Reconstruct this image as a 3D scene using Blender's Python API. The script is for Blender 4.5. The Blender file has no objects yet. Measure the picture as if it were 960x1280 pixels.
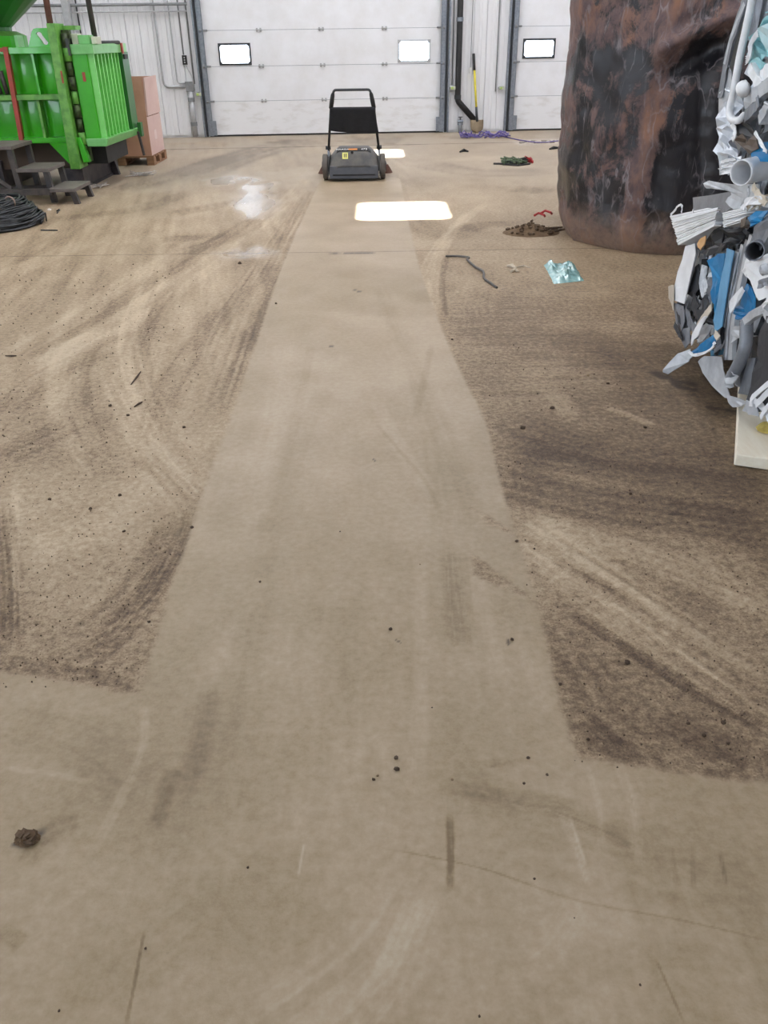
import bpy, bmesh, math, random
import numpy as np
from mathutils import Vector, Matrix

# ------------------------------------------------------------------ camera, sky, sun, exposure
S = bpy.context.scene
C = S.collection
FPX, PIT, ROL, CH = 1030.0, math.radians(30), math.radians(.8), 1.5
Xa = Vector((1, 0, 0)); Ua = Vector((0, math.sin(PIT), math.cos(PIT))); Fa = Vector((0, math.cos(PIT), -math.sin(PIT)))
cr, sr = math.cos(ROL), math.sin(ROL)
cam_x = Xa * cr - Ua * sr
cam_y = Xa * sr + Ua * cr
cd = bpy.data.cameras.new('camera')
cd.sensor_fit = 'VERTICAL'; cd.sensor_height = 24; cd.lens = FPX / 1280 * 24
cd.clip_start = .05; cd.clip_end = 200
cam = bpy.data.objects.new('camera', cd); C.objects.link(cam)
cam.matrix_world = Matrix(((cam_x.x, cam_y.x, -Fa.x, 0), (cam_x.y, cam_y.y, -Fa.y, 0), (cam_x.z, cam_y.z, -Fa.z, CH), (0, 0, 0, 1)))
S.camera = cam

w = bpy.data.worlds.new('world'); S.world = w; w.use_nodes = True
bg = w.node_tree.nodes['Background']; bg.inputs[0].default_value = (.78, .89, 1, 1); bg.inputs[1].default_value = 3.0
sl = bpy.data.lights.new('sun', 'SUN'); sl.energy = 22; sl.angle = .009; sl.color = (1, .99, .97)
sun = bpy.data.objects.new('sun', sl); C.objects.link(sun)
SUN_DIR = Vector((-.038, 1, 3.0)).normalized()
sun.rotation_euler = (SUN_DIR).to_track_quat('Z', 'Y').to_euler(); sun.location = (0, 16, 30)
LED = 20.0
REAR = 3.0
SIDE = 13.0
S.view_settings.view_transform = 'Standard'; S.view_settings.look = 'None'; S.view_settings.gamma = 1
S.view_settings.use_curve_mapping = False
S.view_settings.exposure = 0.12
S.cycles.max_bounces = 8; S.cycles.diffuse_bounces = 5; S.cycles.use_denoising = True

# ------------------------------------------------------------------ photograph pixel -> point of the room (at a true depth)
def ray(px, py):
    return cam_x * ((px - 480) / FPX) + cam_y * ((640 - py) / FPX) + Fa
def fl(px, py, z=0.):
    r = ray(px, py); t = (z - CH) / r.z
    return Vector((r.x * t, r.y * t, z))
def at(px, py, d):
    r = ray(px, py); t = d / r.y
    return Vector((r.x * t, d, CH + r.z * t))
def onx(px, py, x):
    r = ray(px, py); t = x / r.x
    return Vector((x, r.y * t, CH + r.z * t))

# ------------------------------------------------------------------ materials
def lin(c):
    return tuple(((v / 255 + .055) / 1.055) ** 2.4 if v > 10 else v / 3294 for v in c) + (1,)
def N(nt, t, **kw):
    n = nt.nodes.new(t)
    for k, v in kw.items():
        if k[0] == 'i' and k[1:].isdigit(): n.inputs[int(k[1:])].default_value = v
        else: setattr(n, k, v)
    return n
MATS = {}
def mat(name, rgb, rough=.5, metal=0., rgb2=None, scale=6., amount=.5, bump=0., stretch=(1, 1, 1), spec=.5, lo=.4, hi=.65, coat=0., bscale=None):
    """principled material; an object-space noise mixes in a second colour (wear, dirt) and drives a fine relief"""
    if name in MATS: return MATS[name]
    m = bpy.data.materials.new(name); m.use_nodes = True; nt = m.node_tree; b = nt.nodes['Principled BSDF']
    b.inputs['Roughness'].default_value = rough; b.inputs['Metallic'].default_value = metal
    b.inputs['Specular IOR Level'].default_value = spec; b.inputs['Coat Weight'].default_value = coat
    c1 = lin(rgb); c2 = lin(rgb2) if rgb2 else tuple(v * .8 for v in c1[:3]) + (1,)
    tc = N(nt, 'ShaderNodeTexCoord'); mp = N(nt, 'ShaderNodeMapping'); mp.inputs['Scale'].default_value = stretch
    nt.links.new(tc.outputs['Object'], mp.inputs[0])
    no = N(nt, 'ShaderNodeTexNoise'); no.inputs['Scale'].default_value = scale; no.inputs['Detail'].default_value = 6; no.inputs['Roughness'].default_value = .65
    nt.links.new(mp.outputs[0], no.inputs['Vector'])
    mr = N(nt, 'ShaderNodeMapRange'); mr.inputs[1].default_value = lo; mr.inputs[2].default_value = hi; mr.inputs[4].default_value = amount
    nt.links.new(no.outputs[0], mr.inputs[0])
    mx = N(nt, 'ShaderNodeMix', data_type='RGBA'); mx.inputs[6].default_value = c1; mx.inputs[7].default_value = c2
    nt.links.new(mr.outputs[0], mx.inputs[0]); nt.links.new(mx.outputs[2], b.inputs['Base Color'])
    if bump:
        n2 = N(nt, 'ShaderNodeTexNoise'); n2.inputs['Scale'].default_value = bscale or scale * 3; n2.inputs['Detail'].default_value = 5
        nt.links.new(mp.outputs[0], n2.inputs['Vector'])
        bp = N(nt, 'ShaderNodeBump'); bp.inputs['Strength'].default_value = bump; bp.inputs['Distance'].default_value = .01
        nt.links.new(n2.outputs[0], bp.inputs['Height']); nt.links.new(bp.outputs[0], b.inputs['Normal'])
    MATS[name] = m
    return m
def emit(name, rgb, s):
    m = bpy.data.materials.new(name); m.use_nodes = True; nt = m.node_tree; nt.nodes.clear()
    e = N(nt, 'ShaderNodeEmission'); e.inputs[0].default_value = lin(rgb); e.inputs[1].default_value = s
    o = N(nt, 'ShaderNodeOutputMaterial'); nt.links.new(e.outputs[0], o.inputs[0])
    return m

M_wall = mat('white_liner', (226, 227, 230), .35, rgb2=(214, 214, 214), scale=1.5, amount=.4)
M_door = mat('white_door_skin', (232, 234, 238), .4, rgb2=(215, 215, 214), scale=2, amount=.5, bump=.05, bscale=60)
M_doorlow = mat('scuffed_door_skin', (230, 231, 233), .45, rgb2=(190, 186, 178), scale=3, amount=.5, stretch=(1, 1, 3), lo=.5, hi=.75)
M_galv = mat('galvanised_steel', (150, 158, 168), .42, .7, rgb2=(120, 126, 135), scale=30, amount=.7)
M_black = mat('black_rubber', (26, 26, 28), .6, rgb2=(50, 48, 46), scale=8)
M_frame = mat('dark_window_frame', (50, 54, 58), .45)
M_bloomframe = mat('bloomed_window_frame', (205, 210, 215), .4)  # frame paled: the bloom of its window put into the colour
M_pane = emit('daylit_pane', (226, 238, 255), 8.0)
M_grey = mat('grey_conduit', (178, 180, 182), .45, .3, rgb2=(150, 150, 150), scale=20)
M_greyd = mat('dull_grey_conduit', (140, 143, 146), .5, .3, rgb2=(110, 112, 112), scale=20)
M_conc = mat('concrete_kerb', (170, 156, 138), .7, rgb2=(140, 124, 104), scale=5, bump=.2)

# ------------------------------------------------------------------ object helpers
ORG = {}
def link(o):
    C.objects.link(o); return o
def tag(o, label=None, cat=None, group=None, kind=None):
    for k, v in (('label', label), ('category', cat), ('group', group), ('kind', kind)):
        if v: o[k] = v
    return o
WY = math.atan(.055); W0 = Vector((0, 16.02, 0)); WR = Matrix.Rotation(WY, 3, 'Z')
def wpt(x, y, z): return W0 + WR @ Vector((x, y, z))
def thing(name, base, label=None, cat=None, group=None, kind=None, wall=False):
    """an Empty at the thing's base; its parts are authored in room (or back-wall) coordinates"""
    o = link(bpy.data.objects.new(name, None)); o.empty_display_size = .1
    b = Vector(base); o.location = wpt(*b) if wall else b
    if wall: o.rotation_euler.z = WY
    ORG[o.name] = b
    return tag(o, label, cat, group, kind)
class MB:
    def __init__(s): s.v = []; s.f = []
    def add(s, vs, fs):
        n = len(s.v); s.v += [tuple(v) for v in vs]; s.f += [tuple(i + n for i in f) for f in fs]; return s
    def box(s, c, d, rot=None):
        hx, hy, hz = d[0] / 2, d[1] / 2, d[2] / 2; c = Vector(c)
        vs = [Vector((x, y, z)) for x in (-hx, hx) for y in (-hy, hy) for z in (-hz, hz)]
        if rot is not None: vs = [rot @ v for v in vs]
        return s.add([c + v for v in vs], [(0, 1, 3, 2), (4, 6, 7, 5), (0, 4, 5, 1), (2, 3, 7, 6), (0, 2, 6, 4), (1, 5, 7, 3)])
    def bx(s, x0, x1, y0, y1, z0, z1):
        return s.box(((x0 + x1) / 2, (y0 + y1) / 2, (z0 + z1) / 2), (abs(x1 - x0), abs(y1 - y0), abs(z1 - z0)))
    def hexa(s, p):  # 8 points: bottom quad ccw, top quad ccw
        return s.add(p, [(3, 2, 1, 0), (4, 5, 6, 7), (0, 1, 5, 4), (1, 2, 6, 5), (2, 3, 7, 6), (3, 0, 4, 7)])
    def prism(s, poly, off):
        n = len(poly); off = Vector(off); a = [Vector(p) for p in poly]
        return s.add(a + [p + off for p in a], [tuple(range(n))[::-1], tuple(range(n, 2 * n))] + [(i, (i + 1) % n, n + (i + 1) % n, n + i) for i in range(n)])
    def tube(s, pts, r, n=8, cap=True, closed=False):
        pts = [Vector(p) for p in pts]; k = len(pts); rs = r if isinstance(r, (list, tuple)) else [r] * k
        up = None; rings = []
        for i, p in enumerate(pts):
            a = pts[i - 1] if (i or closed) else p; b = pts[(i + 1) % k] if (i < k - 1 or closed) else p
            t = (b - a).normalized() if (b - a).length > 1e-9 else Vector((0, 0, 1))
            if up is None: up = t.orthogonal().normalized()
            up = (up - t * up.dot(t)); up = up.normalized() if up.length > 1e-6 else t.orthogonal().normalized()
            q = t.cross(up)
            rings.append([p + (up * math.cos(2 * math.pi * j / n) + q * math.sin(2 * math.pi * j / n)) * rs[i] for j in range(n)])
        fs = []
        for i in range(k if closed else k - 1):
            i2 = (i + 1) % k
            fs += [(i * n + j, i * n + (j + 1) % n, i2 * n + (j + 1) % n, i2 * n + j) for j in range(n)]
        if cap and not closed: fs += [tuple(range(n))[::-1], tuple((k - 1) * n + j for j in range(n))]
        return s.add([v for r_ in rings for v in r_], fs)
    def grid(s, fn, nu, nv):
        vs = [fn(i / (nu - 1), j / (nv - 1)) for i in range(nu) for j in range(nv)]
        return s.add(vs, [(i * nv + j, (i + 1) * nv + j, (i + 1) * nv + j + 1, i * nv + j + 1) for i in range(nu - 1) for j in range(nv - 1)])
    def build(s, name, m, parent=None, smooth=False, bevel=0., solid=0., wall=False, **tags):
        me = bpy.data.meshes.new(name)
        if parent is not None: o0 = ORG[parent.name]
        else:
            a = np.array(s.v); o0 = Vector(((a[:, 0].min() + a[:, 0].max()) / 2, (a[:, 1].min() + a[:, 1].max()) / 2, a[:, 2].min()))
        me.from_pydata([tuple(Vector(v) - o0) for v in s.v], [], s.f)
        if m: me.materials.append(m)
        o = link(bpy.data.objects.new(name, me))
        if parent is not None: o.parent = parent
        else:
            o.location = wpt(*o0) if wall else o0
            if wall: o.rotation_euler.z = WY
        ORG[o.name] = o0
        b = bmesh.new(); b.from_mesh(me); bmesh.ops.recalc_face_normals(b, faces=b.faces); b.to_mesh(me); b.free()
        if smooth: me.polygons.foreach_set('use_smooth', [True] * len(me.polygons))
        if solid:
            md = o.modifiers.new('solid', 'SOLIDIFY'); md.thickness = solid; md.offset = 0
        if bevel:
            md = o.modifiers.new('bevel', 'BEVEL'); md.width = bevel; md.segments = 2; md.limit_method = 'ANGLE'
        return tag(o, **tags)
def rbox(c, d, name, m, parent, bevel=.004, **k): return MB().box(c, d).build(name, m, parent, bevel=bevel, **k)
def copy_part(o, parent, loc):
    c = o.copy(); link(c); c.parent = parent; c.location = loc; return c
def arc(c, r, a0, a1, n, ax, ay):
    return [Vector(c) + Vector(ax) * (r * math.cos(a0 + (a1 - a0) * i / n)) + Vector(ay) * (r * math.sin(a0 + (a1 - a0) * i / n)) for i in range(n + 1)]

# ------------------------------------------------------------------ noise for meshes
rng = np.random.default_rng(7)
TAB = rng.random((256, 256))
def vn(x, y, seed=0):
    x = np.asarray(x, float) + seed * 17.13; y = np.asarray(y, float) + seed * 9.71
    xi = np.floor(x).astype(int); yi = np.floor(y).astype(int); fx = x - xi; fy = y - yi
    fx = fx * fx * (3 - 2 * fx); fy = fy * fy * (3 - 2 * fy)
    g = lambda a, b: TAB[a % 256, b % 256]
    return (g(xi, yi) * (1 - fx) + g(xi + 1, yi) * fx) * (1 - fy) + (g(xi, yi + 1) * (1 - fx) + g(xi + 1, yi + 1) * fx) * fy
def fbm(x, y, o=4, seed=0):
    s = 0; a = .5; t = 0
    for i in range(o): s = s + a * vn(x * 2 ** i, y * 2 ** i, seed + i * 3); t += a; a *= .55
    return s / t
def sstep(a, b, x):
    t = np.clip((x - a) / (b - a), 0, 1); return t * t * (3 - 2 * t)

# ------------------------------------------------------------------ floor
def seg_dist(px, py, pts):
    """distance to a polyline, signed side offset and running length at the nearest point"""
    best = np.full(px.shape, 1e9); side = np.zeros(px.shape); run = np.zeros(px.shape); L = 0
    for (ax, ay), (bx, by) in zip(pts[:-1], pts[1:]):
        dx, dy = bx - ax, by - ay; l = math.hypot(dx, dy) or 1e-9
        t = np.clip(((px - ax) * dx + (py - ay) * dy) / (l * l), 0, 1)
        qx, qy = px - ax - t * dx, py - ay - t * dy; d = np.hypot(qx, qy); k = d < best
        best = np.where(k, d, best); side = np.where(k, (dx * (py - ay) - dy * (px - ax)) / l, side); run = np.where(k, L + t * l, run); L += l
    return best, side, run, L
def smooth_line(pts, n=6):
    P = [np.array(p, float) for p in pts]
    if len(P) < 3: return [tuple(p) for p in P]
    out = []
    for i in range(len(P) - 1):
        p0 = P[max(i - 1, 0)]; p1 = P[i]; p2 = P[i + 1]; p3 = P[min(i + 2, len(P) - 1)]
        for k in range(n):
            t = k / n
            out.append(tuple(.5 * (2 * p1 + (p2 - p0) * t + (2 * p0 - 5 * p1 + 4 * p2 - p3) * t * t + (3 * p1 - p0 - 3 * p2 + p3) * t ** 3)))
    return out + [tuple(P[-1])]
def gpts(px): return [tuple(fl(*p)[:2]) for p in px]

SWEPT = [(470, 222), (402, 222), (388, 252), (370, 290), (350, 338), (330, 398), (312, 450), (298, 495), (270, 570), (245, 640), (225, 700), (205, 760), (188, 818), (172, 867),
         (130, 861), (80, 850), (40, 843), (0, 838)]
SWEPT_R = [(500, 222), (508, 260), (514, 292), (528, 345), (545, 390), (563, 435), (584, 480), (602, 515), (613, 545), (619, 575), (628, 610), (640, 650), (656, 700), (672, 752), (683, 795), (690, 830), (704, 885), (724, 947),
           (770, 952), (850, 965), (905, 972), (960, 977)]
WEDGES = [[(588, 634), (615, 648), (640, 664), (640, 668), (608, 655)], [(588, 692), (606, 703), (640, 730), (673, 752), (640, 738), (612, 727), (592, 718)]]
# tone strokes in the dust: (pixel path, width m, tone, streak amount)
STROKES = [
 # wheel marks left of the swept path
 ([(152, 412), (105, 425), (82, 452), (80, 500), (96, 545), (120, 580)], .17, .40, .5),
 ([(160, 418), (118, 434), (100, 462), (100, 500), (112, 540), (140, 600)], .12, -.38, .6),
 ([(382, 240), (345, 300), (300, 370), (262, 420), (225, 440)], .16, -.45, .9),
 ([(372, 262), (330, 330), (290, 400), (262, 470)], .22, .35, .9),
 ([(392, 240), (372, 285), (345, 345), (322, 400), (300, 465), (282, 520)], .22, -.55, .9),
 ([(340, 260), (270, 320), (200, 370), (120, 420), (0, 480)], .3, .3, .8),
 ([(300, 285), (200, 345), (110, 400), (0, 462)], .22, -.4, .9),
 ([(250, 300), (150, 360), (60, 420), (0, 450)], .2, .25, .8),
 ([(200, 340), (165, 400), (165, 460), (185, 510), (225, 570), (250, 610)], .16, .38, .8),
 ([(215, 360), (180, 420), (182, 480), (205, 540), (240, 590)], .1, -.35, .8),
 ([(285, 380), (240, 440), (205, 500), (190, 560)], .18, -.3, .9),
 ([(140, 470), (175, 540), (215, 600), (248, 640)], .18, .35, .9),
 ([(180, 570), (215, 600), (246, 632)], .12, -.6, .9),
 ([(205, 575), (235, 610), (248, 622)], .06, .4, .5),
 ([(60, 600), (60, 700), (85, 800), (130, 850)], .3, .12, .8),
 ([(120, 780), (170, 740), (205, 690), (225, 650)], .14, -.4, 1.),
 ([(100, 830), (150, 790), (190, 740), (212, 700)], .1, -.45, 1.),
 ([(35, 690), (120, 660), (200, 600)], .2, .25, .9),
 ([(0, 640), (8, 720), (10, 800)], .10, -.75, .8),
 ([(20, 600), (20, 690), (25, 790)], .03, .4, .3),
 ([(0, 832), (60, 838), (120, 850)], .08, -.35, .6),
 ([(110, 842), (140, 852), (168, 862)], .05, -.35, .6),
 ([(0, 520), (60, 470), (130, 440)], .2, -.35, .9),
 ([(0, 575), (60, 545), (90, 530)], .22, -.45, .7),
 ([(240, 640), (232, 670), (222, 705)], .05, -.35, .6),
 # far left
 ([(380, 178), (340, 185), (290, 200), (230, 222)], .9, -1.1, .7),
 ([(345, 176), (375, 178)], .6, -1.3, .4),
 ([(290, 195), (230, 215), (150, 240)], .5, -.9, .8),
 ([(240, 240), (170, 262), (60, 275)], .3, -.5, .8), ([(440, 174), (470, 178), (480, 172)], .8, -1.2, .3), ([(560, 172), (590, 172)], .35, -1.1, .3), ([(530, 205), (600, 216), (690, 214)], .6, -.8, .7), ([(640, 236), (690, 240)], .4, -.6, .7), ([(560, 200), (640, 196)], .4, .4, .5), ([(215, 268), (300, 252), (350, 240)], .3, -.6, .8), ([(200, 300), (260, 296)], .25, -.6, .6),
 ([(370, 235), (330, 268), (280, 300), (200, 322)], .25, -.4, .8),
 ([(200, 200), (260, 190), (300, 182)], .6, .05, .6),
 ([(390, 215), (350, 255), (320, 290)], .25, .3, .8),
 ([(140, 250), (60, 300), (0, 330)], .35, -.3, .8),
 ([(120, 300), (40, 330), (0, 350)], .25, .3, .7),
 # right of the swept path
 ([(606, 255), (570, 285), (548, 325), (543, 370), (552, 410)], .1, .45, .5),
 ([(585, 265), (552, 300), (532, 335), (535, 370)], .07, .35, .5),
 ([(560, 310), (553, 350), (556, 400)], .05, -.5, .5),
 ([(520, 270), (560, 295), (600, 280)], .3, -.25, .6),
 ([(640, 280), (600, 282), (575, 290)], .25, -.45, .4),
 ([(600, 345), (590, 380), (588, 430)], .3, .15, .9),
 ([(640, 520), (700, 545), (760, 560)], .3, -.3, .8),
 ([(760, 510), (800, 525), (818, 532)], .05, .8, .4),
 ([(690, 490), (705, 505), (712, 520)], .1, .45, .4),
 ([(620, 600), (720, 625), (820, 640), (960, 660)], .28, -.4, 1.),
 ([(645, 560), (760, 580), (880, 590), (960, 600)], .35, -.45, .9),
 ([(680, 430), (760, 440), (840, 450)], .5, -.28, .7),
 ([(650, 655), (700, 690), (780, 740), (870, 800), (960, 860)], .20, .5, 1.),
 ([(650, 650), (720, 670), (820, 700), (960, 760)], .16, .38, 1.),
 ([(660, 690), (740, 750), (830, 820), (960, 910)], .12, .42, 1.),
 ([(690, 700), (745, 735), (790, 755)], .07, -.5, .8),
 ([(720, 770), (790, 815), (870, 865), (960, 915)], .05, -.6, .9),
 ([(700, 690), (760, 722), (830, 772), (838, 790)], .04, .35, .6),
 ([(690, 765), (720, 830), (760, 900), (800, 940)], .2, -.22, .9),
 ([(820, 900), (880, 925), (940, 950)], .12, -.45, .8),
 ([(730, 900), (760, 930), (790, 945)], .08, -.35, .8),
 ([(900, 690), (940, 740), (960, 770)], .2, .28, .8),
 ([(880, 470), (900, 500), (930, 520)], .3, -.5, .5),  # shade at the bale foot, painted dark
]
# faint marks on the swept concrete
MARKS = [
 ([(566, 690), (572, 750), (580, 810)], .10, -.3, .7), ([(215, 960), (205, 1000), (195, 1035)], .05, -.4, .3), ([(262, 860), (250, 930), (235, 985)], .07, -.28, .3),
 ([(345, 655), (320, 655)], .12, -.22, .3), ([(562, 1020), (563, 1070), (562, 1110)], .018, -.8, .4), ([(548, 640), (530, 600), (470, 530)], .02, -.25, .3),
 ([(470, 500), (500, 560), (540, 620)], .08, .2, .3), ([(405, 480), (360, 600), (320, 760), (300, 900)], .1, -.12, .6), ([(520, 470), (540, 560), (555, 700)], .1, -.15, .6),
 ([(525, 690), (526, 800), (520, 1000)], .05, .16, .5), ([(600, 700), (615, 850), (625, 960)], .12, .16, .5), ([(470, 350), (500, 420), (560, 560), (600, 680)], .12, -.14, .8), ([(360, 420), (340, 520), (310, 640)], .14, .12, .8),
 ([(390, 430), (375, 500), (352, 600)], .06, -.14, .5), ([(690, 1010), (760, 1040), (800, 1060)], .05, -.3, .8), ([(560, 985), (640, 1000), (720, 1010)], .06, -.25, .8),
 ([(700, 1010), (720, 1060), (735, 1110)], .022, .28, .8), ([(712, 1020), (732, 1080)], .008, .45, .2), ([(735, 960), (750, 1010), (752, 1060)], .02, .25, .8), ([(775, 960), (790, 1010), (800, 1080)], .03, .25, .9),
 ([(380, 1055), (373, 1095)], .006, .6, .2), ([(180, 1165), (168, 1230), (158, 1280)], .008, -.6, .3), ([(820, 1200), (838, 1240), (855, 1278)], .006, -.5, .3), ([(838, 1060), (848, 1110)], .016, -.28, .6), ([(865, 1055), (867, 1110)], .014, -.22, .6), ([(900, 1065), (908, 1108)], .012, -.36, .4),
 ([(480, 1060), (600, 1085), (720, 1125), (850, 1150), (960, 1176)], .006, -.4, .3), ([(330, 1290), (400, 1240), (470, 1180), (520, 1100)], .16, .22, 1.), ([(440, 1290), (490, 1220), (530, 1120)], .12, .2, 1.), ([(655, 1210), (690, 1180), (720, 1130)], .08, .15, 1.), ([(0, 900), (100, 930), (180, 990)], .16, -.22, .5), ([(60, 1000), (200, 1040), (280, 960)], .2, -.16, .5), ([(560, 960), (620, 1000), (740, 1040), (900, 1060)], .14, -.22, .6), ([(640, 1060), (800, 1100), (960, 1110)], .14, -.14, .7), ([(120, 1290), (160, 1200), (300, 1120)], .2, -.12, .5),
 ([(0, 960), (60, 966), (110, 978)], .02, .25, .3), ([(30, 1080), (60, 1040), (100, 1025)], .06, -.3, .6), ([(0, 1160), (30, 1180)], .04, -.35, .6), ([(180, 880), (176, 940), (120, 1060)], .03, .3, .5),
 ([(610, 955), (640, 950)], .03, -.4, .6), ([(430, 720), (410, 760)], .1, .1, .3), ([(640, 720), (660, 800), (680, 880)], .06, .12, .5), ([(330, 720), (250, 860), (210, 900)], .05, .1, .4), ([(640, 1290), (760, 1200), (900, 1200)], .08, -.12, .6), ([(540, 430), (520, 520)], .04, -.25, .3), ([(380, 390), (500, 400)], .12, .14, .4), ([(420, 310), (500, 330)], .3, .12, .4),
]
WET = [[(252, 224), (300, 216), (330, 226), (300, 234), (262, 232)], [(300, 232), (345, 228), (342, 258), (328, 274), (296, 276), (292, 252)], [(265, 316), (320, 308), (352, 314), (330, 322), (280, 324)], [(640, 176), (700, 173), (700, 180), (650, 182)]]
STAINS_SHADE = [([(818, 466), (836, 474), (862, 480)], .05), ([(880, 470), (895, 484), (905, 492)], .04), ([(845, 483), (868, 487)], .025), ([(884, 509), (925, 515)], .022), ([(838, 643), (850, 643)], .012), ([(835, 470), (850, 484)], .035), ([(890, 536), (896, 537)], .006), ([(905, 532), (908, 533)], .005), ([(30, 1050), (45, 1043)], .022), ([(20, 1056), (30, 1052)], .012), ([(635, 799), (636, 806)], .006), ([(443, 363), (450, 364)], .02), ([(398, 316), (425, 317)], .012), ([(425, 317), (468, 316)], .01), ([(413, 433), (421, 434)], .012), ([(466, 573), (470, 577)], .005), ([(495, 800), (500, 803)], .004)]  # stains, and contact shadow under the lower bale painted as dark spots

def in_poly(x, y, P):
    k = np.zeros(x.shape, bool); j = len(P) - 1
    for i in range(len(P)):
        (xi, yi), (xj, yj) = P[i], P[j]
        if yi != yj: k ^= ((yi > y) != (yj > y)) & (x < (xj - xi) * (y - yi) / (yj - yi) + xi)
        j = i
    return k
def build_floor():
    rows = [CH / math.tan(PIT + math.atan((py - 640) / FPX)) for py in np.arange(1300, 158, -2.0)]
    rows = list(np.linspace(-6.0, rows[0] - .15, 8)) + rows
    rows = [r for r in rows if r < 16.6] + [16.9]
    us = np.concatenate([[-1, -.6, -.3], np.linspace(-1, 1, 560), [.3, .6, 1]])
    nR, nU = len(rows), len(us); X = np.zeros((nR, nU)); Y = np.zeros((nR, nU))
    for i, y in enumerate(rows):
        h = max(.75, (max(y, 0) * .866 + .75) * .485 + .12)
        X[i, 3:-3] = us[3:-3] * h; X[i, :3] = np.linspace(-8.2, -h, 4)[:3]; X[i, -3:] = np.linspace(h, 7.2, 4)[1:]
        Y[i] = y
    x, y = X.ravel(), Y.ravel()
    # swept polygon and its signed distance
    Lp = smooth_line(gpts(SWEPT[1:14]), 4) + smooth_line(gpts(SWEPT[13:]), 3)[1:]
    Rp = smooth_line(gpts(SWEPT_R[:18]), 4) + smooth_line(gpts(SWEPT_R[17:]), 3)[1:]
    lx, ly = Lp[-1]; rx, ry = Rp[-1]
    poly = Lp + [(lx - 2.5, ly + .12), (-6, -5), (6, -5), (rx + 2.5, ry - .2)] + Rp[::-1]
    d, _, _, _ = seg_dist(x, y, poly + [poly[0]])
    sdf = np.where(in_poly(x, y, poly), d, -d)
    for P in WEDGES:
        q = gpts(P); dw, _, _, _ = seg_dist(x, y, q + [q[0]]); sw = np.where(in_poly(x, y, q), -dw * .5, dw); sdf = np.minimum(sdf, np.where(np.abs(sw) < .6, sw, sdf))
    tone = np.zeros(x.shape)
    def lay(strokes, soft):
        for i, (P, wd, tn, st) in enumerate(strokes):
            q = smooth_line(gpts(P)); Q = np.array(q); m = wd * 1.2
            sel = np.where((x > Q[:, 0].min() - m) & (x < Q[:, 0].max() + m) & (y > Q[:, 1].min() - m) & (y < Q[:, 1].max() + m))[0]
            if not len(sel): continue
            dd, sd, rn, L = seg_dist(x[sel], y[sel], q)
            wv = wd * (.75 + .5 * fbm(rn / max(wd, .03) * .8, sd * 0 + i, 3, i))
            k = 1 - sstep(wv * .35 * soft, wv * .62, dd)
            ends = sstep(0, .18, rn / L + .06) * sstep(0, .18, 1.06 - rn / L)
            s = sstep(.25, .75, fbm(sd / max(wd, .02) * 11, rn / max(wd, .03) * .22, 5, 50 + i))
            tone[sel] += tn * k * ends * ((1 - st * .6) + st * 1.2 * (s - .1))
    lay(STROKES, 1.); 
    t_un = tone.copy(); tone[:] = 0
    lay(MARKS, .6); t_sw = tone * 1.35
    # broad dust cover of the unswept side: light and tan on the left, bare on the right, with the bale's shade painted dark
    right = sstep(-.05, .55, x - .02 * y)
    dark_r = right * (1 - sstep(5.0, 6.6, y)) * (.30 + .5 * fbm(x * 1.2, y * 1.0, 3, 80))
    near_l = (1 - right) * (1 - sstep(1.8, 2.6, y)) * .30
    ridges = right * (fbm(x * 2.6, y * 30, 3, 90) - .5) * .6 * sstep(3.4, 3.7, y) * (1 - sstep(5.2, 6, y))
    flow = (fbm(x * 13 + y * 2.2, y * 1.1, 4, 95) - .5) * (1 - right) * sstep(3.2, 4.2, y) * 1.1
    t_un = t_un + flow - dark_r - near_l + ridges + (fbm(x * 2.2, y * 1.3, 5, 70) - .5) * .75 + (fbm(x * 7, y * 5, 4, 74) - .5) * .5 + .12
    t_sw = t_sw + (fbm(x * 1.3, y * .8, 5, 60) - .5) * 1.25 + (fbm(x * 4.5, y * 3.2, 5, 61) - .5) * .6 + (fbm(x * 26, y * 3.0, 4, 63) - .5) * .55 * sstep(.42, .6, fbm(x * 2.2 + 5, y * 2.2, 3, 66)) * (1 - sstep(1.6, 2.6, y))
    wet = np.zeros(x.shape)
    for P in WET:
        q = gpts(P); dw, _, _, _ = seg_dist(x, y, q + [q[0]])
        s = np.where(in_poly(x, y, q), dw, -dw) + (fbm(x * 3, y * 1.5, 4, 33) - .4) * .3
        wet = np.maximum(wet, sstep(-.08, .12, s))
    wet = wet * sstep(.26, .40, fbm(x * 5, y * 2.2, 4, 36))
    stain = np.zeros(x.shape)  # stains together with the painted bale shadow
    for P, wd in STAINS_SHADE:
        q = gpts(P); dw, _, _, _ = seg_dist(x, y, q)
        stain = np.maximum(stain, 1 - sstep(.3, 1.0, dw / wd + (fbm(x / wd * .8, y / wd * .8, 3, 41) - .5) * 1.3))
    z = np.where(sdf < 0, .0025 * np.clip(-sdf / .02, 0, 1) * (.6 + .6 * np.clip(t_un, -.6, 1)), 0)
    me = bpy.data.meshes.new('floor')
    idx = np.arange(nR * nU).reshape(nR, nU); q = np.stack([idx[:-1, :-1], idx[:-1, 1:], idx[1:, 1:], idx[1:, :-1]], -1).reshape(-1, 4)
    me.vertices.add(len(x)); me.vertices.foreach_set('co', np.stack([x, y, z], 1).ravel())
    me.loops.add(q.size); me.loops.foreach_set('vertex_index', q.ravel())
    me.polygons.add(len(q)); me.polygons.foreach_set('loop_start', np.arange(0, q.size, 4)); me.polygons.foreach_set('loop_total', np.full(len(q), 4))
    me.update()
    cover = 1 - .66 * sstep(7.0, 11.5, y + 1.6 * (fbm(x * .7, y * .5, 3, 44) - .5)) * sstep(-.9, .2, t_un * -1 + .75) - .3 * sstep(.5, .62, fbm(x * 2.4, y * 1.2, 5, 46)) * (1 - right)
    apron = sstep(14.2, 14.32, y - .055 * x)
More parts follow.
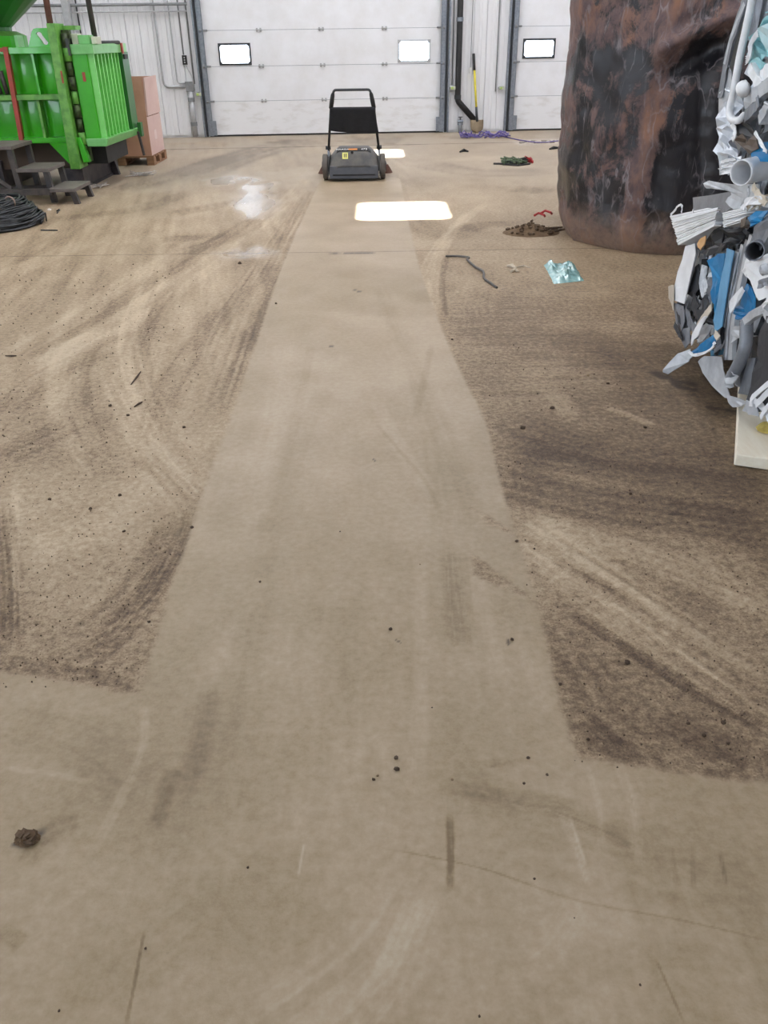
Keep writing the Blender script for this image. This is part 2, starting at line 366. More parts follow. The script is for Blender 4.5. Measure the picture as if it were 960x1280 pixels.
    cover = cover * (1 - apron) + apron * (.08 + .5 * sstep(.5, .66, fbm(x * 1.1, y * 1.0, 4, 48)))
    t_un = t_un + (fbm(x * 1.5, y * .9, 5, 49) - .5) * 1.1 * sstep(6.5, 9, y) * (1 - apron)
    for n, a in (('cover', np.clip(cover, .1, 1)), ('swept_edge', sdf), ('dust', t_un), ('marks', np.where(sdf > 0, t_sw, t_sw * .3 + t_un * .85)), ('wet', wet), ('darkened', stain)):
        me.attributes.new(n, 'FLOAT', 'POINT').data.foreach_set('value', a.astype(np.float32))
    me.polygons.foreach_set('use_smooth', [True] * len(q))
    o = link(bpy.data.objects.new('floor', me)); o['kind'] = 'structure'
    ORG[o.name] = Vector((0, 0, 0))
    return o
def floor_material():
    m = bpy.data.materials.new('dusty_concrete'); m.use_nodes = True; nt = m.node_tree; b = nt.nodes['Principled BSDF']; L = nt.links.new
    def A(n): return N(nt, 'ShaderNodeAttribute', attribute_name=n).outputs['Fac']
    geo = N(nt, 'ShaderNodeNewGeometry'); P = geo.outputs['Position']
    def noise(sc, det=5, stretch=(1, 1, 1), rough=.6):
        mp = N(nt, 'ShaderNodeMapping'); mp.inputs['Scale'].default_value = stretch; L(P, mp.inputs[0])
        n = N(nt, 'ShaderNodeTexNoise'); n.inputs['Scale'].default_value = sc; n.inputs['Detail'].default_value = det; n.inputs['Roughness'].default_value = rough; L(mp.outputs[0], n.inputs['Vector']); return n.outputs[0]
    def math_(op, a, b_=None, c=None, clamp=False):
        n = N(nt, 'ShaderNodeMath', operation=op, use_clamp=clamp)
        for i, v in enumerate((a, b_, c)):
            if v is None: continue
            if isinstance(v, (int, float)): n.inputs[i].default_value = v
            else: L(v, n.inputs[i])
        return n.outputs[0]
    def rmap(v, a, b_, c=0., d=1.):
        n = N(nt, 'ShaderNodeMapRange'); L(v, n.inputs[0])
        for i, q in enumerate((a, b_, c, d)): n.inputs[i + 1].default_value = q
        return n.outputs[0]
    def ramp(v, st):
        n = N(nt, 'ShaderNodeValToRGB'); L(v, n.inputs[0]); e = n.color_ramp.elements
        while len(e) < len(st): e.new(.5)
        for k, (p, c) in zip(e, st): k.position = p; k.color = lin(c)
        return n.outputs[0]
    def mix(f, a, c):
        n = N(nt, 'ShaderNodeMix', data_type='RGBA'); L(f, n.inputs[0])
        for i, v in ((6, a), (7, c)):
            if isinstance(v, tuple): n.inputs[i].default_value = v
            else: L(v, n.inputs[i])
        return n.outputs[2]
    fine = noise(38, 7, rough=.72); grit = noise(160, 3, rough=.7); mid = noise(3.2, 6)
    # swept concrete
    sv = math_('ADD', math_('MULTIPLY_ADD', A('marks'), .32, .5), math_('MULTIPLY', math_('SUBTRACT', fine, .5), .62))
    sv = math_('ADD', sv, math_('MULTIPLY', math_('SUBTRACT', mid, .5), .3))
    csw = ramp(sv, SW_RAMP)
    # dust and dirt
    dv = math_('ADD', math_('MULTIPLY_ADD', A('dust'), .36, .55), math_('MULTIPLY', math_('SUBTRACT', fine, .5), 1.25))
    dv = math_('ADD', dv, math_('MULTIPLY', math_('SUBTRACT', grit, .5), .6))
    cdu = ramp(dv, DU_RAMP)
    edge = math_('ADD', A('swept_edge'), math_('MULTIPLY', math_('SUBTRACT', noise(22, 5), .5), .035))
    k = rmap(edge, -.008, .012)
    sy_ = N(nt, 'ShaderNodeSeparateXYZ'); L(P, sy_.inputs[0]); PY = sy_.outputs[1]
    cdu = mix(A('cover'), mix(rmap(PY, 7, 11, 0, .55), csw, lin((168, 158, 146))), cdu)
    col = mix(k, cdu, csw)
    # specks
    vo = N(nt, 'ShaderNodeTexVoronoi'); vo.inputs['Scale'].default_value = 34; L(P, vo.inputs['Vector'])
    sp = math_('MULTIPLY', rmap(vo.outputs['Distance'], .05, .14, 1, 0), rmap(noise(4, 3), .5, .68))
    sp = math_('MULTIPLY', sp, rmap(k, 0, 1, .6, .18))
    col = mix(sp, col, lin((70, 56, 44)))
    darkened = math_('MULTIPLY', A('darkened'), rmap(fine, .3, .5, .55, 1))
    col = mix(math_('MULTIPLY', darkened, .85), col, lin((46, 38, 32)))
    # saw-cut joints between slabs
    sx = N(nt, 'ShaderNodeSeparateXYZ'); L(P, sx.inputs[0])
    wob = math_('MULTIPLY', math_('SUBTRACT', noise(1.5, 3), .5), .03)
    j = None
    for yj, wj, sl_ in ((6.79, .010, 0.), (14.25, .05, .055)):
        yy = math_('SUBTRACT', math_('ADD', sx.outputs[1], wob), math_('MULTIPLY_ADD', sx.outputs[0], sl_, yj))
        q = rmap(math_('ABSOLUTE', yy), wj * .5, wj, 1, 0)
        j = q if j is None else math_('MAXIMUM', j, q)
    jm = math_('MULTIPLY', j, rmap(noise(5, 3), .35, .6, .25, .85))
    col = mix(jm, col, lin((72, 58, 48)))
    L(col, b.inputs['Base Color'])
    r = rmap(k, 0, 1, .60, .46); r = math_('ADD', r, math_('MULTIPLY', math_('SUBTRACT', fine, .5), .2))
    wetm = N(nt, 'ShaderNodeMix', data_type='FLOAT'); L(A('wet'), wetm.inputs[0]); L(r, wetm.inputs[2]); wetm.inputs[3].default_value = .24
    L(wetm.outputs[0], b.inputs['Roughness'])
    L(rmap(k, 0, 1, .3, .45), b.inputs['Specular IOR Level'])
    h = math_('ADD', math_('MULTIPLY', fine, .5), math_('MULTIPLY', grit, .25)); h = math_('ADD', h, math_('MULTIPLY', A('dust'), .5))
    h = math_('SUBTRACT', h, math_('MULTIPLY', j, .8))
    bp = N(nt, 'ShaderNodeBump'); bp.inputs['Distance'].default_value = .006; L(h, bp.inputs['Height'])
    L(math_('MULTIPLY', rmap(k, 0, 1, .95, .28), rmap(A('wet'), 0, 1, 1, .1)), bp.inputs['Strength']); L(bp.outputs[0], b.inputs['Normal'])
    return m
SW_RAMP = [(.1, (114, 94, 66)), (.36, (147, 128, 99)), (.58, (166, 147, 122)), (.9, (185, 172, 150))]
DU_RAMP = [(.06, (76, 61, 48)), (.32, (114, 95, 74)), (.58, (157, 137, 111)), (.95, (190, 172, 146))]
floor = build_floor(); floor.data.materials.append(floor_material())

# ------------------------------------------------------------------ shell
def struct(mb, name, m, wall=False, parent=None, **k):
    return mb.build(name, m, parent, wall=wall, kind='structure', **k)
XL, XR, YB, ZC = -8., 7., -5.8, 5.5
left = thing('wall_left', (XL, 0, 0), kind='structure')
for a, b_, z0, z1 in ((YB, -2.0, -.1, ZC), (2.4, 17, -.1, ZC), (-2.0, 2.4, -.1, .8), (-2.0, 2.4, 2.9, ZC)):
    MB().bx(XL - .2, XL, a, b_, z0, z1).build('wall_section', M_wall, left)
M_dl = emit('daylit_door_light', (226, 240, 255), SIDE)
for k in range(4): MB().bx(XL - .14, XL - .1, -2.0 + 1.1 * k + .03, -2.0 + 1.1 * k + 1.07, .8, 2.9).build('daylit_window', M_dl, left)
for k in range(5): MB().bx(XL - .16, XL - .04, -2.03 + 1.1 * k, -1.97 + 1.1 * k, .8, 2.9).build('window_mullion', M_wall, left)
struct(MB().bx(XR, XR + .2, YB, 17, -.1, ZC), 'wall_right', M_wall)
rear = thing('wall_rear', (0, YB, 0), kind='structure')
for a, b_, z0, z1 in ((XL, -4.6, 0, ZC), (4.0, XR, 0, ZC), (-4.6, 4.0, 3.9, ZC)):
    MB().bx(a, b_, YB - .2, YB, z0, z1).build('wall_section', M_wall, rear)
MB().bx(-4.6, 4.0, YB - .2, YB - .12, 0, 2.3).build('door_leaf', M_door, rear)
MB().bx(-4.6, 4.0, YB - .2, YB - .14, 2.3, 3.9).build('translucent_door_light', emit('daylit_door_light', (232, 242, 255), REAR), rear)
# ceiling with two round-cornered skylight openings (the pools of sun on the floor) and rows of strip lights
sky = [(-.23, .68, 8.08), (-.50, .36, 12.68)]
dz = ZC / SUN_DIR.z
holes = []
for x0, x1, y0 in sky:
    ox, oy = SUN_DIR.x * dz, SUN_DIR.y * dz
    holes.append((x0 + ox, x1 + ox, y0 + oy, y0 + 1.03 + oy))
ceil_t = thing('ceiling', (0, 0, ZC), kind='structure')
M_ceil = mat('white_ceiling', (225, 226, 228), .6)
h0, h1 = holes
for a in ((XL, XR, YB, h0[2]), (XL, h0[0], h0[2], h0[3]), (h0[1], XR, h0[2], h0[3]), (XL, XR, h0[3], h1[2]), (XL, h1[0], h1[2], h1[3]), (h1[1], XR, h1[2], h1[3]), (XL, XR, h1[3], 17)):
    MB().bx(*a, ZC, ZC + .12).build('ceiling_section', M_ceil, ceil_t)
for x0, x1, y0, y1 in holes:                                        # kerb that rounds the corners
    r_ = .12; mb = MB()
    for cx, cy, sx_, sy_ in ((x0, y0, 1, 1), (x1, y0, -1, 1), (x1, y1, -1, -1), (x0, y1, 1, -1)):
        pts = [Vector((cx, cy, ZC))] + [Vector((cx + sx_ * r_ * (1 - math.cos(t)), cy + sy_ * r_ * (1 - math.sin(t)), ZC)) for t in np.linspace(0, math.pi / 2, 7)]
        mb.prism(pts, (0, 0, .12))
    mb.build('skylight_kerb', M_ceil, ceil_t)
M_led = emit('strip_light', (250, 250, 255), LED)
led = None
for x_ in (-5.2, -1.9, 1.9, 5.2):
    for y_ in (5.2, 8.2, 11.2, 14.2):
        if led is None:
            led = MB().bx(-.22, .22, -.65, .65, ZC - .12, ZC - .06).build('strip_light', M_led, ceil_t); led.location = (x_, y_, 0)
            led.data.transform(Matrix.Translation(ORG['ceiling']))
            led.data.transform(Matrix.Translation((0, 0, -ZC)))
        else: copy_part(led, ceil_t, (x_, y_, 0))

# ------------------------------------------------------------------ back wall: liner panels, kerb, two overhead doors
D1, D2, ZD = (-2.98, 1.16), (2.30, 6.45), 4.26
back = thing('wall_back', (0, 0, 0), kind='structure', wall=True)
for a, b_, z0, z1 in ((XL - .4, D1[0], 0, ZC), (D1[1], D2[0], 0, ZC), (D2[1], XR + .4, 0, ZC), (D1[0], D1[1], ZD, ZC), (D2[0], D2[1], ZD, ZC)):
    MB().bx(a, b_, .03, .25, z0 - (.1 if z0 == 0 else 0), z1).build('wall_backing', M_wall, back)
pan = MB().prism([(-.108, .03, 0), (.108, .03, 0), (.108, .012, 0), (.1, .004, 0), (.03, .004, 0), (.022, .009, 0), (-.022, .009, 0), (-.03, .004, 0), (-.1, .004, 0), (-.108, .012, 0)], (0, 0, ZC - .05)).build('wall_panel', M_wall, back)
first = True
xs = list(np.arange(-3.16, XL - .1, -.222)) + list(np.arange(1.30, 2.24, .222))
for x_ in xs:
    if first: pan.location = (x_, 0, .04); first = False
    else: copy_part(pan, back, (x_, 0, .04))

def door(n, x0, x1, wins, hinge_xs):
    t = thing('door_%d' % n, ((x0 + x1) / 2, .06, 0), kind='structure', wall=True)
    h = .53; g = .006
    for k in range(8):
        z0 = .03 + k * h; z1 = z0 + h - g; ya, yb = .035, .085
        m_ = M_doorlow if k == 0 else M_door
        mb = MB()
        ws = wins if k == 2 else []
        edges = [x0]
        for (wa, wb, za, zb, fr) in ws: edges += [wa, wb]
        edges.append(x1)
        for i in range(0, len(edges), 2): mb.bx(edges[i], edges[i + 1], ya, yb, z0, z1)
        for (wa, wb, za, zb, fr) in ws: mb.bx(wa, wb, ya, yb, z0, za); mb.bx(wa, wb, ya, yb, zb, z1)
        p = mb.build('door_panel', m_, t)
        for (wa, wb, za, zb, fr) in ws:
            f = MB(); e = .026; yf = ya - .014
            f.bx(wa - e, wb + e, yf, ya, zb - .004, zb + e); f.bx(wa - e, wb + e, yf, ya, za - e, za + .004)
            f.bx(wa - e, wa + .004, yf, ya, za + .004, zb - .004); f.bx(wb - .004, wb + e, yf, ya, za + .004, zb - .004)
            f.build('window_frame', fr, p)
            MB().bx(wa, wb, ya + .012, ya + .02, za, zb).build('window_pane', M_pane, p)
            cs = MB()
            for cx in (wa, wb):
                for cz in (za, zb): cs.box((cx, yf - .002, cz), (.05, .006, .05))
            cs.build('frame_corner', M_grey if fr is M_bloomframe else fr, p)
    MB().bx(x0 + .01, x1 - .01, .04, .08, .004, .032).build('bottom_seal', M_black, t)
    for k in range(1, 8): MB().bx(x0, x1, .041, .084, .03 + k * h - g - .001, .03 + k * h + .001).build('joint_seal', M_galv, t)
    hin = None
    for x_ in hinge_xs:
        for k in range(1, 8):
            z = .03 + k * h - g / 2; loc = Vector((x_, 0, z)) - Vector((ORG[t.name].x, ORG[t.name].y, 0))
            if hin is None:
                mb = MB()
                for s_ in (-1, 1):
                    mb.bx(s_ * .030 - .014, s_ * .030 + .014, .018, .03, -.028, .028)
                mb.tube([(-.05, .014, 0), (.05, .014, 0)], .009, 6)
                hin = mb.build('hinge', M_grey, t)
                hin.data.transform(Matrix.Translation(ORG[t.name])); hin.location = loc
            else: copy_part(hin, t, loc)
    for s_, xe in ((-1, x0), (1, x1)):
        q = MB(); xi = xe - s_ * .0
        q.bx(xi, xi - s_ * .085, -.055, -.045, .02, ZD + .1); q.bx(xi, xi - s_ * .008, -.055, .03, .02, ZD + .1); q.bx(xi - s_ * .077, xi - s_ * .085, -.055, -.02, .02, ZD + .1)
        q.build('guide_track', M_galv, t)
        MB().bx(xe + s_ * .004, xe + s_ * .035, -.03, .02, .01, ZD).build('weather_strip', M_frame, t)
        MB().bx(xe + s_ * .045, xe + s_ * .075, -.06, .012, .01, ZD).build('jamb_angle', M_galv, t)
        MB().bx(xe - s_ * .01, xe - s_ * .15, -.062, -.046, .03, .26).build('track_bracket', M_galv, t)
        for k in range(1, 8):
            z = .03 + k * h
            MB().tube([(xe - s_ * .03, -.03, z), (xe - s_ * .15, .012, z)], .014, 8).tube([(xe - s_ * .025, -.06, z), (xe - s_ * .06, -.06, z)], .024, 10).build('roller', M_greyd, t)
    return t
door(1, D1[0], D1[1], [(-2.655, -2.165, 1.13, 1.405, M_frame), (.37, .88, 1.13, 1.42, M_bloomframe)], [-1.98, -.94, .12])
door(2, D2[0], D2[1], [(2.52, 3.03, 1.16, 1.41, M_frame), (5.6, 6.1, 1.16, 1.41, M_frame)], [3.35, 4.4, 5.45])

def wtube(name, pts, r, m, label, cat, n=8, **k):
    return tag(MB().tube(pts, r, n).build(name, m, wall=True, smooth=True), label, cat, **k)
def wp(px, py, y=-.02):
    """pixel -> back-wall coordinates, y in front of the wall face"""
    n = WR @ Vector((0, 1, 0)); r = ray(px, py); o = Vector((0, 0, CH)); p0 = W0 + n * y
    t = (p0 - o).dot(n) / r.dot(n); q = WR.transposed() @ (o + r * t - W0)
    return Vector((q.x, y, q.z))
# conduits left of the first door
def bend(pts, r=.06, n=4):
    P = [Vector(p) for p in pts]; out = [P[0]]
    for a, b_, c in zip(P[:-2], P[1:-1], P[2:]):
        d1 = (a - b_).normalized(); d2 = (c - b_).normalized(); q = min(r, (a - b_).length * .45, (c - b_).length * .45)
        s0, s1 = b_ + d1 * q, b_ + d2 * q
        for i in range(n + 1):
            t = i / n; out.append(s0 * (1 - t) ** 2 + b_ * 2 * t * (1 - t) + s1 * t * t)
    return out + [P[-1]]
xa = wp(203, 60).x
pA = wp(205, 109); pB = wp(236, 108)
wtube('conduit', bend([(pA.x, -.02, ZC - .1), (pA.x, -.02, pA.z), (pB.x - .05, -.02, pA.z)], .1), .017, M_grey, 'thin grey conduit bending to the right above the cardboard box', 'conduit')
x1_ = wp(222, 104).x
wtube('conduit', bend([(x1_, -.025, ZC - .1), (x1_, -.025, pB.z + .045), (pB.x - .055, -.025, pB.z + .045)], .05), .012, M_grey, 'thinnest grey conduit running straight down between the bent conduit and the black control box', 'conduit')
jb = thing('junction_box', (pB.x, -.02, pB.z - .05), 'grey junction box on the white wall where two conduits end', 'junction box', wall=True)
rbox((pB.x + .02, -.035, pB.z), (.13, .08, .14), 'box_body', M_grey, jb)
MB().bx(pB.x - .05, pB.x + .09, -.08, -.074, pB.z - .075, pB.z + .075).build('cover_plate', M_greyd, jb)
pd = thing('down_pipe', (pB.x + .02, -.05, 0), 'thick grey pipe dropping from the junction box to the floor', 'pipe', wall=True)
MB().tube([(pB.x + .02, -.05, .02), (pB.x + .02, -.05, pB.z - .078)], .048, 12).build('pipe_length', M_grey, pd, smooth=True)
for z in (.22, pB.z - .2): MB().tube([(pB.x + .02, -.05, z - .03), (pB.x + .02, -.05, z + .03)], .057, 12).build('pipe_coupling', M_greyd, pd)
cb = wp(231, 75, -.03)
cbx = thing('control_box', (cb.x, -.03, cb.z - .1), 'small black door control box hanging on a thin cable beside the left door', 'control box', wall=True)
rbox((cb.x, -.04, cb.z), (.075, .05, .14), 'box_body', M_black, cbx)
for z in (-.035, 0, .035): MB().tube([(cb.x, -.064, cb.z + z), (cb.x, -.07, cb.z + z)], .012, 8).build('push_button', M_grey, cbx)
q1 = wp(249, 118, -.03)
wtube('control_cable', bend([(cb.x - .03, -.03, ZC - .1), (cb.x - .01, -.03, cb.z + .08)], .1), .011, M_greyd, 'grey cable coming down from above to the black control box', 'cable')
wtube('sensor_cable', bend([(cb.x + .01, -.055, cb.z - .08), (cb.x + .1, -.095, cb.z - .25), (q1.x - .06, -.09, q1.z + .06)], .05), .01, M_grey, 'thin cable slanting from the black control box to the left door sensor', 'cable')
x2_ = wp(238, 60).x
wtube('conduit', [(x2_, -.025, ZC - .1), (x2_, -.025, q1.z + .16)], .014, M_greyd, 'dull grey conduit nearest to the left door track', 'conduit')
zl = wp(150, 6).z
wtube('horizontal_conduit', [(XL + .3, -.078, zl), (D1[0] - .12, -.078, zl)], .022, M_greyd, 'grey conduit running level across the white wall left of the door', 'conduit')
wtube('horizontal_conduit', [(XL + .3, -.06, zl - .1), (D1[0] - .14, -.06, zl - .1)], .011, M_grey, 'thin pale pipe running level just under the grey conduit', 'pipe')
bp_ = wp(86, 12)
MBp = MB().bx(bp_.x - .06, bp_.x + .06, -.215, -.115, .004, ZC - .1)
tag(MBp.build('steel_post', M_grey, wall=True, bevel=.004), 'grey steel post on the white wall behind the green baler', 'post')
wtube('dark_cable', [(bp_.x + .13, -.03, ZC - .1), (bp_.x + .13, -.03, .3)], .012, M_frame, 'dark thin cable running down beside the grey steel post', 'cable')
# between the doors
p0, p1, p2 = wp(575, 0, -.07), wp(572, 126, -.07), wp(594, 151, -.07)
dp = thing('drain_pipe', (p1.x, -.07, 0), 'black drain pipe with an angled lower leg between the two doors', 'pipe', wall=True)
MB().tube(bend([(p1.x, -.07, ZC - .1), (p1.x, -.07, p1.z), (p2.x, -.07, p2.z)], .05), .05, 12).build('pipe_length', M_black, dp, smooth=True)
for z in (p1.z + 1.22,): MB().tube([(p1.x, -.07, z - .03), (p1.x, -.07, z + .03)], .06, 12).build('pipe_clamp', M_galv, dp)
MB().tube([(p1.x, -.07, p1.z + .03), (p1.x, -.07, p1.z + .09)], .058, 12).build('pipe_coupling', M_frame, dp)
vx = wp(575, 158, -.1).x
sv_ = thing('standpipe_valve', (vx, -.12, 0), 'short grey water standpipe with a valve on top below the black drain pipe', 'valve', wall=True)
MB().tube([(vx, -.12, 0), (vx, -.12, .17)], .032, 10).build('standpipe', M_greyd, sv_, smooth=True)
MB().tube([(vx, -.12, .13), (vx, -.12, .16)], .05, 10).tube([(vx - .05, -.12, .19), (vx + .05, -.12, .19)], .026, 8).build('valve_body', M_galv, sv_)
MB().tube([(vx, -.12, .17), (vx, -.12, .25)], [.02, .012], 8).box((vx, -.12, .255), (.07, .02, .016)).build('valve_handle', M_frame, sv_)
for (ax, ay, nm) in ((566, 110, 'right track of the left door'), (627, 110, 'left track of the right door'), (248, 118, 'left track of the left door')):
    q = wp(ax, ay, -.07)
    t = thing('door_sensor', (q.x, -.07, q.z - .03), 'small yellow green door sensor on the ' + nm, 'sensor', wall=True)
    rbox((q.x, -.06, q.z), (.09, .05, .055), 'sensor_body', mat('pale_sensor', (190, 195, 175), .5), t)
    MB().bx(q.x - .05, q.x + .05, -.02, .004, q.z - .012, q.z + .012).build('sensor_arm', M_galv, t)
    MB().tube([(q.x - .01, -.086, q.z), (q.x - .01, -.094, q.z)], .018, 8).build('sensor_eye', mat('yellow_green_lens', (170, 200, 90), .3), t)
a_, b2 = wp(570, 5), wp(567, 108)
wtube('sensor_cable', [(a_.x - .03, -.02, ZC - .1), (a_.x - .03, -.02, b2.z + .03)], .009, M_greyd, 'thin grey cable between the left door track and the black drain pipe', 'cable')
c_ = wp(622, 60)
wtube('sensor_cable', [(c_.x, -.02, ZC - .1), (c_.x, -.02, wp(622, 114).z)], .009, M_greyd, 'thin grey cable left of the right door track', 'cable')
c_ = wp(588, 88, -.04)
pc = thing('pull_cord', (c_.x, -.04, c_.z), 'thin pull cord with a white handle hanging beside the yellow shovel', 'cord', wall=True)
MB().tube([(c_.x + .01, -.04, ZC - .2), (c_.x, -.04, c_.z + .04)], .006, 6).build('cord_length', M_greyd, pc)
rbox((c_.x, -.04, c_.z), (.045, .03, .085), 'cord_handle', mat('white_plastic', (225, 225, 222), .4), pc)
# shovel leaning on the wall
sa, sb = wp(592, 67, -.03), wp(596, 150, -.14)
M_yel = mat('yellow_fibreglass', (226, 212, 60), .35, rgb2=(190, 170, 50), scale=12)
sh = thing('shovel', (sb.x, -.2, 0), 'long yellow handled digging shovel leaning on the white wall', 'shovel', wall=True)
def lerp(a, b, t): return a + (b - a) * t
foot = Vector((sb.x, -.17, .18))
MB().tube([sa, lerp(sa, foot, .24)], .023, 10).build('hand_grip', M_black, sh, smooth=True)
MB().tube([lerp(sa, foot, .24), lerp(sa, foot, .78)], .019, 10).build('shaft', M_yel, sh, smooth=True)
MB().tube([lerp(sa, foot, .78), foot + Vector((0, -.004, .0))], [.021, .026], 10).build('socket', M_frame, sh, smooth=True)
def blade(u, v):
    wv = .115 * (1 - .05 * v) * (math.sqrt(max(0, 1 - max(0, (v - .55) / .45) ** 2)) if v > .55 else 1)
    return (foot.x + (u - .5) * 2 * wv, foot.y - .01 - v * .05 - .03 * math.cos((u - .5) * math.pi) + .03, .21 - v * .205)
MB().grid(blade, 9, 10).build('blade', mat('muddy_steel', (140, 124, 100), .6, .3, rgb2=(105, 90, 72), scale=14), sh, smooth=True, solid=.004)
# purple rope tangle under the shovel
M_rope = mat('purple_rope', (112, 100, 158), .7, rgb2=(88, 78, 140), scale=40)
random.seed(4)
pts = []; rc = fl(606, 172)
for i in range(170):
    t = i / 169; a = i * .62 + random.uniform(-.3, .3)
    pts.append((rc.x + lerp(-.34, .34, (math.sin(t * 19) + 1) / 2) + math.cos(a) * .09, rc.y + math.sin(a) * .2 * random.uniform(.4, 1), .014 + .09 * abs(math.sin(i * .7)) * random.random()))
tl = [Vector((rc.x + .34, rc.y - .05, .012)), fl(650, 175, .012), fl(675, 178, .012), fl(698, 176, .012)]
pts += [tuple(p) for p in smooth_line([tuple(q) for q in tl], 5)]
tag(MB().tube(pts, .0085, 5).build('rope', M_rope, smooth=True), 'purple rope in a loose tangle on the floor under the shovel', 'rope')

# ------------------------------------------------------------------ green baling press
from mathutils.geometry import tessellate_polygon
def holed(outer, inner, off):
    """plate with a hole: outer and inner rings of 3-D points, pushed along off"""
    off = Vector(off); o = [Vector(p) for p in outer]; i = [Vector(p) for p in inner]; a = o + i; n = len(a)
    tri = tessellate_polygon([o, i]); mb = MB(); fs = [tuple(t) for t in tri] + [tuple(k + n for k in t)[::-1] for t in tri]
    for st, ln in ((0, len(o)), (len(o), len(i))):
        fs += [(st + k, st + (k + 1) % ln, n + st + (k + 1) % ln, n + st + k) for k in range(ln)]
    return mb.add(a + [p + off for p in a], fs)
M_green = mat('green_enamel', (62, 176, 28), .30, rgb2=(50, 154, 24), scale=3, amount=.6, coat=.25, spec=.4)
M_greenw = mat('worn_green_enamel', (108, 168, 72), .42, rgb2=(70, 130, 48), scale=14, amount=.8)
M_greenpale = mat('faded_green_enamel', (120, 188, 112), .35, rgb2=(86, 165, 74), scale=8)
M_greend = mat('deep_green_enamel', (44, 112, 46), .38, rgb2=(36, 92, 40), scale=3)
M_grease = mat('greasy_hinge_steel', (40, 44, 32), .45, .3, rgb2=(86, 110, 56), scale=18, amount=.9)
M_red = mat('red_paint', (170, 66, 52), .5, rgb2=(130, 70, 55), scale=14)
M_dark = mat('dark_painted_steel', (58, 54, 54), .55, .1, rgb2=(84, 76, 70), scale=12, amount=.8)
M_base = mat('dusty_black_steel', (44, 42, 46), .5, .2, rgb2=(86, 78, 78), scale=6, amount=.7)
M_rust = mat('rusty_pipe', (118, 78, 66), .7, .2, rgb2=(90, 62, 54), scale=20)
bal = thing('baling_press', (-4.2, 10.8, 0), 'bright green baling press with a ribbed end box and a hopper on top', 'baler')
# body: convex side panels between rails and ribs
XLb = -5.7
def bulge(x0, x1, z0, z1, y, d):
    def f(u, v):
        return (lerp(x0, x1, u), y - d * math.sin(math.pi * u) ** .8 * math.sin(math.pi * v) ** .8, lerp(z0, z1, v))
    return f
ribs_u = [-5.3, -4.72, -4.37, -4.06, -3.765, -3.46]
for a, b_ in zip(ribs_u[:-1], ribs_u[1:]):
    MB().grid(bulge(a, b_, .98, 1.40, 10.40, .022), 12, 12).build('side_panel', M_green, bal, smooth=True)
    MB().grid(bulge(a, b_, .54, .95, 10.40, .016), 12, 12).build('side_panel', M_green, bal, smooth=True)
MB().bx(XLb, -3.46, 10.44, 11.5, .5, 1.40).build('press_body', M_green, bal)
for z0, z1, n in ((1.38, 1.445, 'top_rail'), (.93, .985, 'middle_rail'), (.49, .545, 'bottom_rail')):
    MB().bx(XLb, -3.44, 10.26, 10.42, z0, z1).build(n, M_green if n != 'middle_rail' else M_greenw, bal, bevel=.005)
for x_ in ribs_u[1:-1]:
    if x_ == -4.06: continue
    MB().bx(x_ - .012, x_ + .012, 10.29, 10.43, .985, 1.38).build('side_rib', M_green, bal)
for x_ in (-5.0, -4.4, -3.80): MB().bx(x_ - .014, x_ + .014, 10.28, 10.43, .545, .93).build('side_rib', M_greenw, bal)
MB().hexa([(-4.085, 10.24, .5), (-4.04, 10.24, .5), (-4.04, 10.3, .5), (-4.085, 10.3, .5), (-4.05, 10.24, 1.45), (-4.00, 10.24, 1.45), (-4.00, 10.3, 1.45), (-4.05, 10.3, 1.45)]).build('red_strip', M_red, bal, label='faded red vertical strip')
MB().bx(XLb, -4.03, 10.245, 10.262, 1.405, 1.44).build('red_strip', M_red, bal)
for dx in (0, .075): MB().tube([(-4.2 + dx, 10.3, .99), (-4.225 + dx, 10.3, 1.22)], .025, 10).build('hydraulic_rod', M_dark, bal, smooth=True)
# lug plate with an oval eye
slot = [(-3.66 + .035 * math.cos(t) - .03 * (1 if math.sin(t) > 0 else -1) * .9, 10.4, 1.525 + .032 * math.sin(t) + (.03 if math.sin(t) > 0 else -.03)) for t in np.linspace(.01, 2 * math.pi + .01, 17)[:-1]]
holed([(-3.83, 10.4, 1.44), (-3.76, 10.4, 1.59), (-3.735, 10.4, 1.615), (-3.70, 10.4, 1.622), (-3.50, 10.4, 1.622), (-3.50, 10.4, 1.44)], slot, (0, .03, 0)).build('lifting_lug', M_green, bal)
MB().bx(-3.97, -3.94, 10.42, 10.6, 1.44, 1.56).build('rail_clip', M_greenpale, bal)
# flange post, hinge column, gusset
MB().hexa([(-3.50, 10.06, .235), (-3.39, 10.06, .235), (-3.39, 10.36, .235), (-3.50, 10.36, .235), (-3.47, 10.06, 1.66), (-3.385, 10.06, 1.66), (-3.385, 10.36, 1.66), (-3.47, 10.36, 1.66)]).build('flange_post', M_greenw, bal, bevel=.006)
MB().bx(-3.47, -3.25, 10.30, 10.5, 1.60, 1.64).build('top_clamp', M_greenw, bal)
MB().prism([(-3.50, 10.16, .50), (-3.72, 10.16, .50), (-3.50, 10.16, .24)], (0, .04, 0)).build('gusset', M_green, bal)
for k in range(9):
    z = .34 + k * .138
    MB().tube([(-3.345, 10.18, z), (-3.345, 10.18, z + .125)], .040 if k % 2 else .034, 10).build('hinge_knuckle', M_grease if k % 3 != 1 else M_greenw, bal, smooth=True)
MB().bx(-3.385, -3.30, 10.22, 10.3, .3, 1.6).build('hinge_leaf', M_grease, bal)
MB().hexa([(-3.36, 10.12, .30), (-3.29, 10.12, .30), (-3.29, 10.2, .30), (-3.36, 10.2, .30), (-3.40, 10.12, .56), (-3.34, 10.12, .56), (-3.34, 10.2, .56), (-3.40, 10.2, .56)]).build('hinge_tail', M_green, bal, bevel=.004)
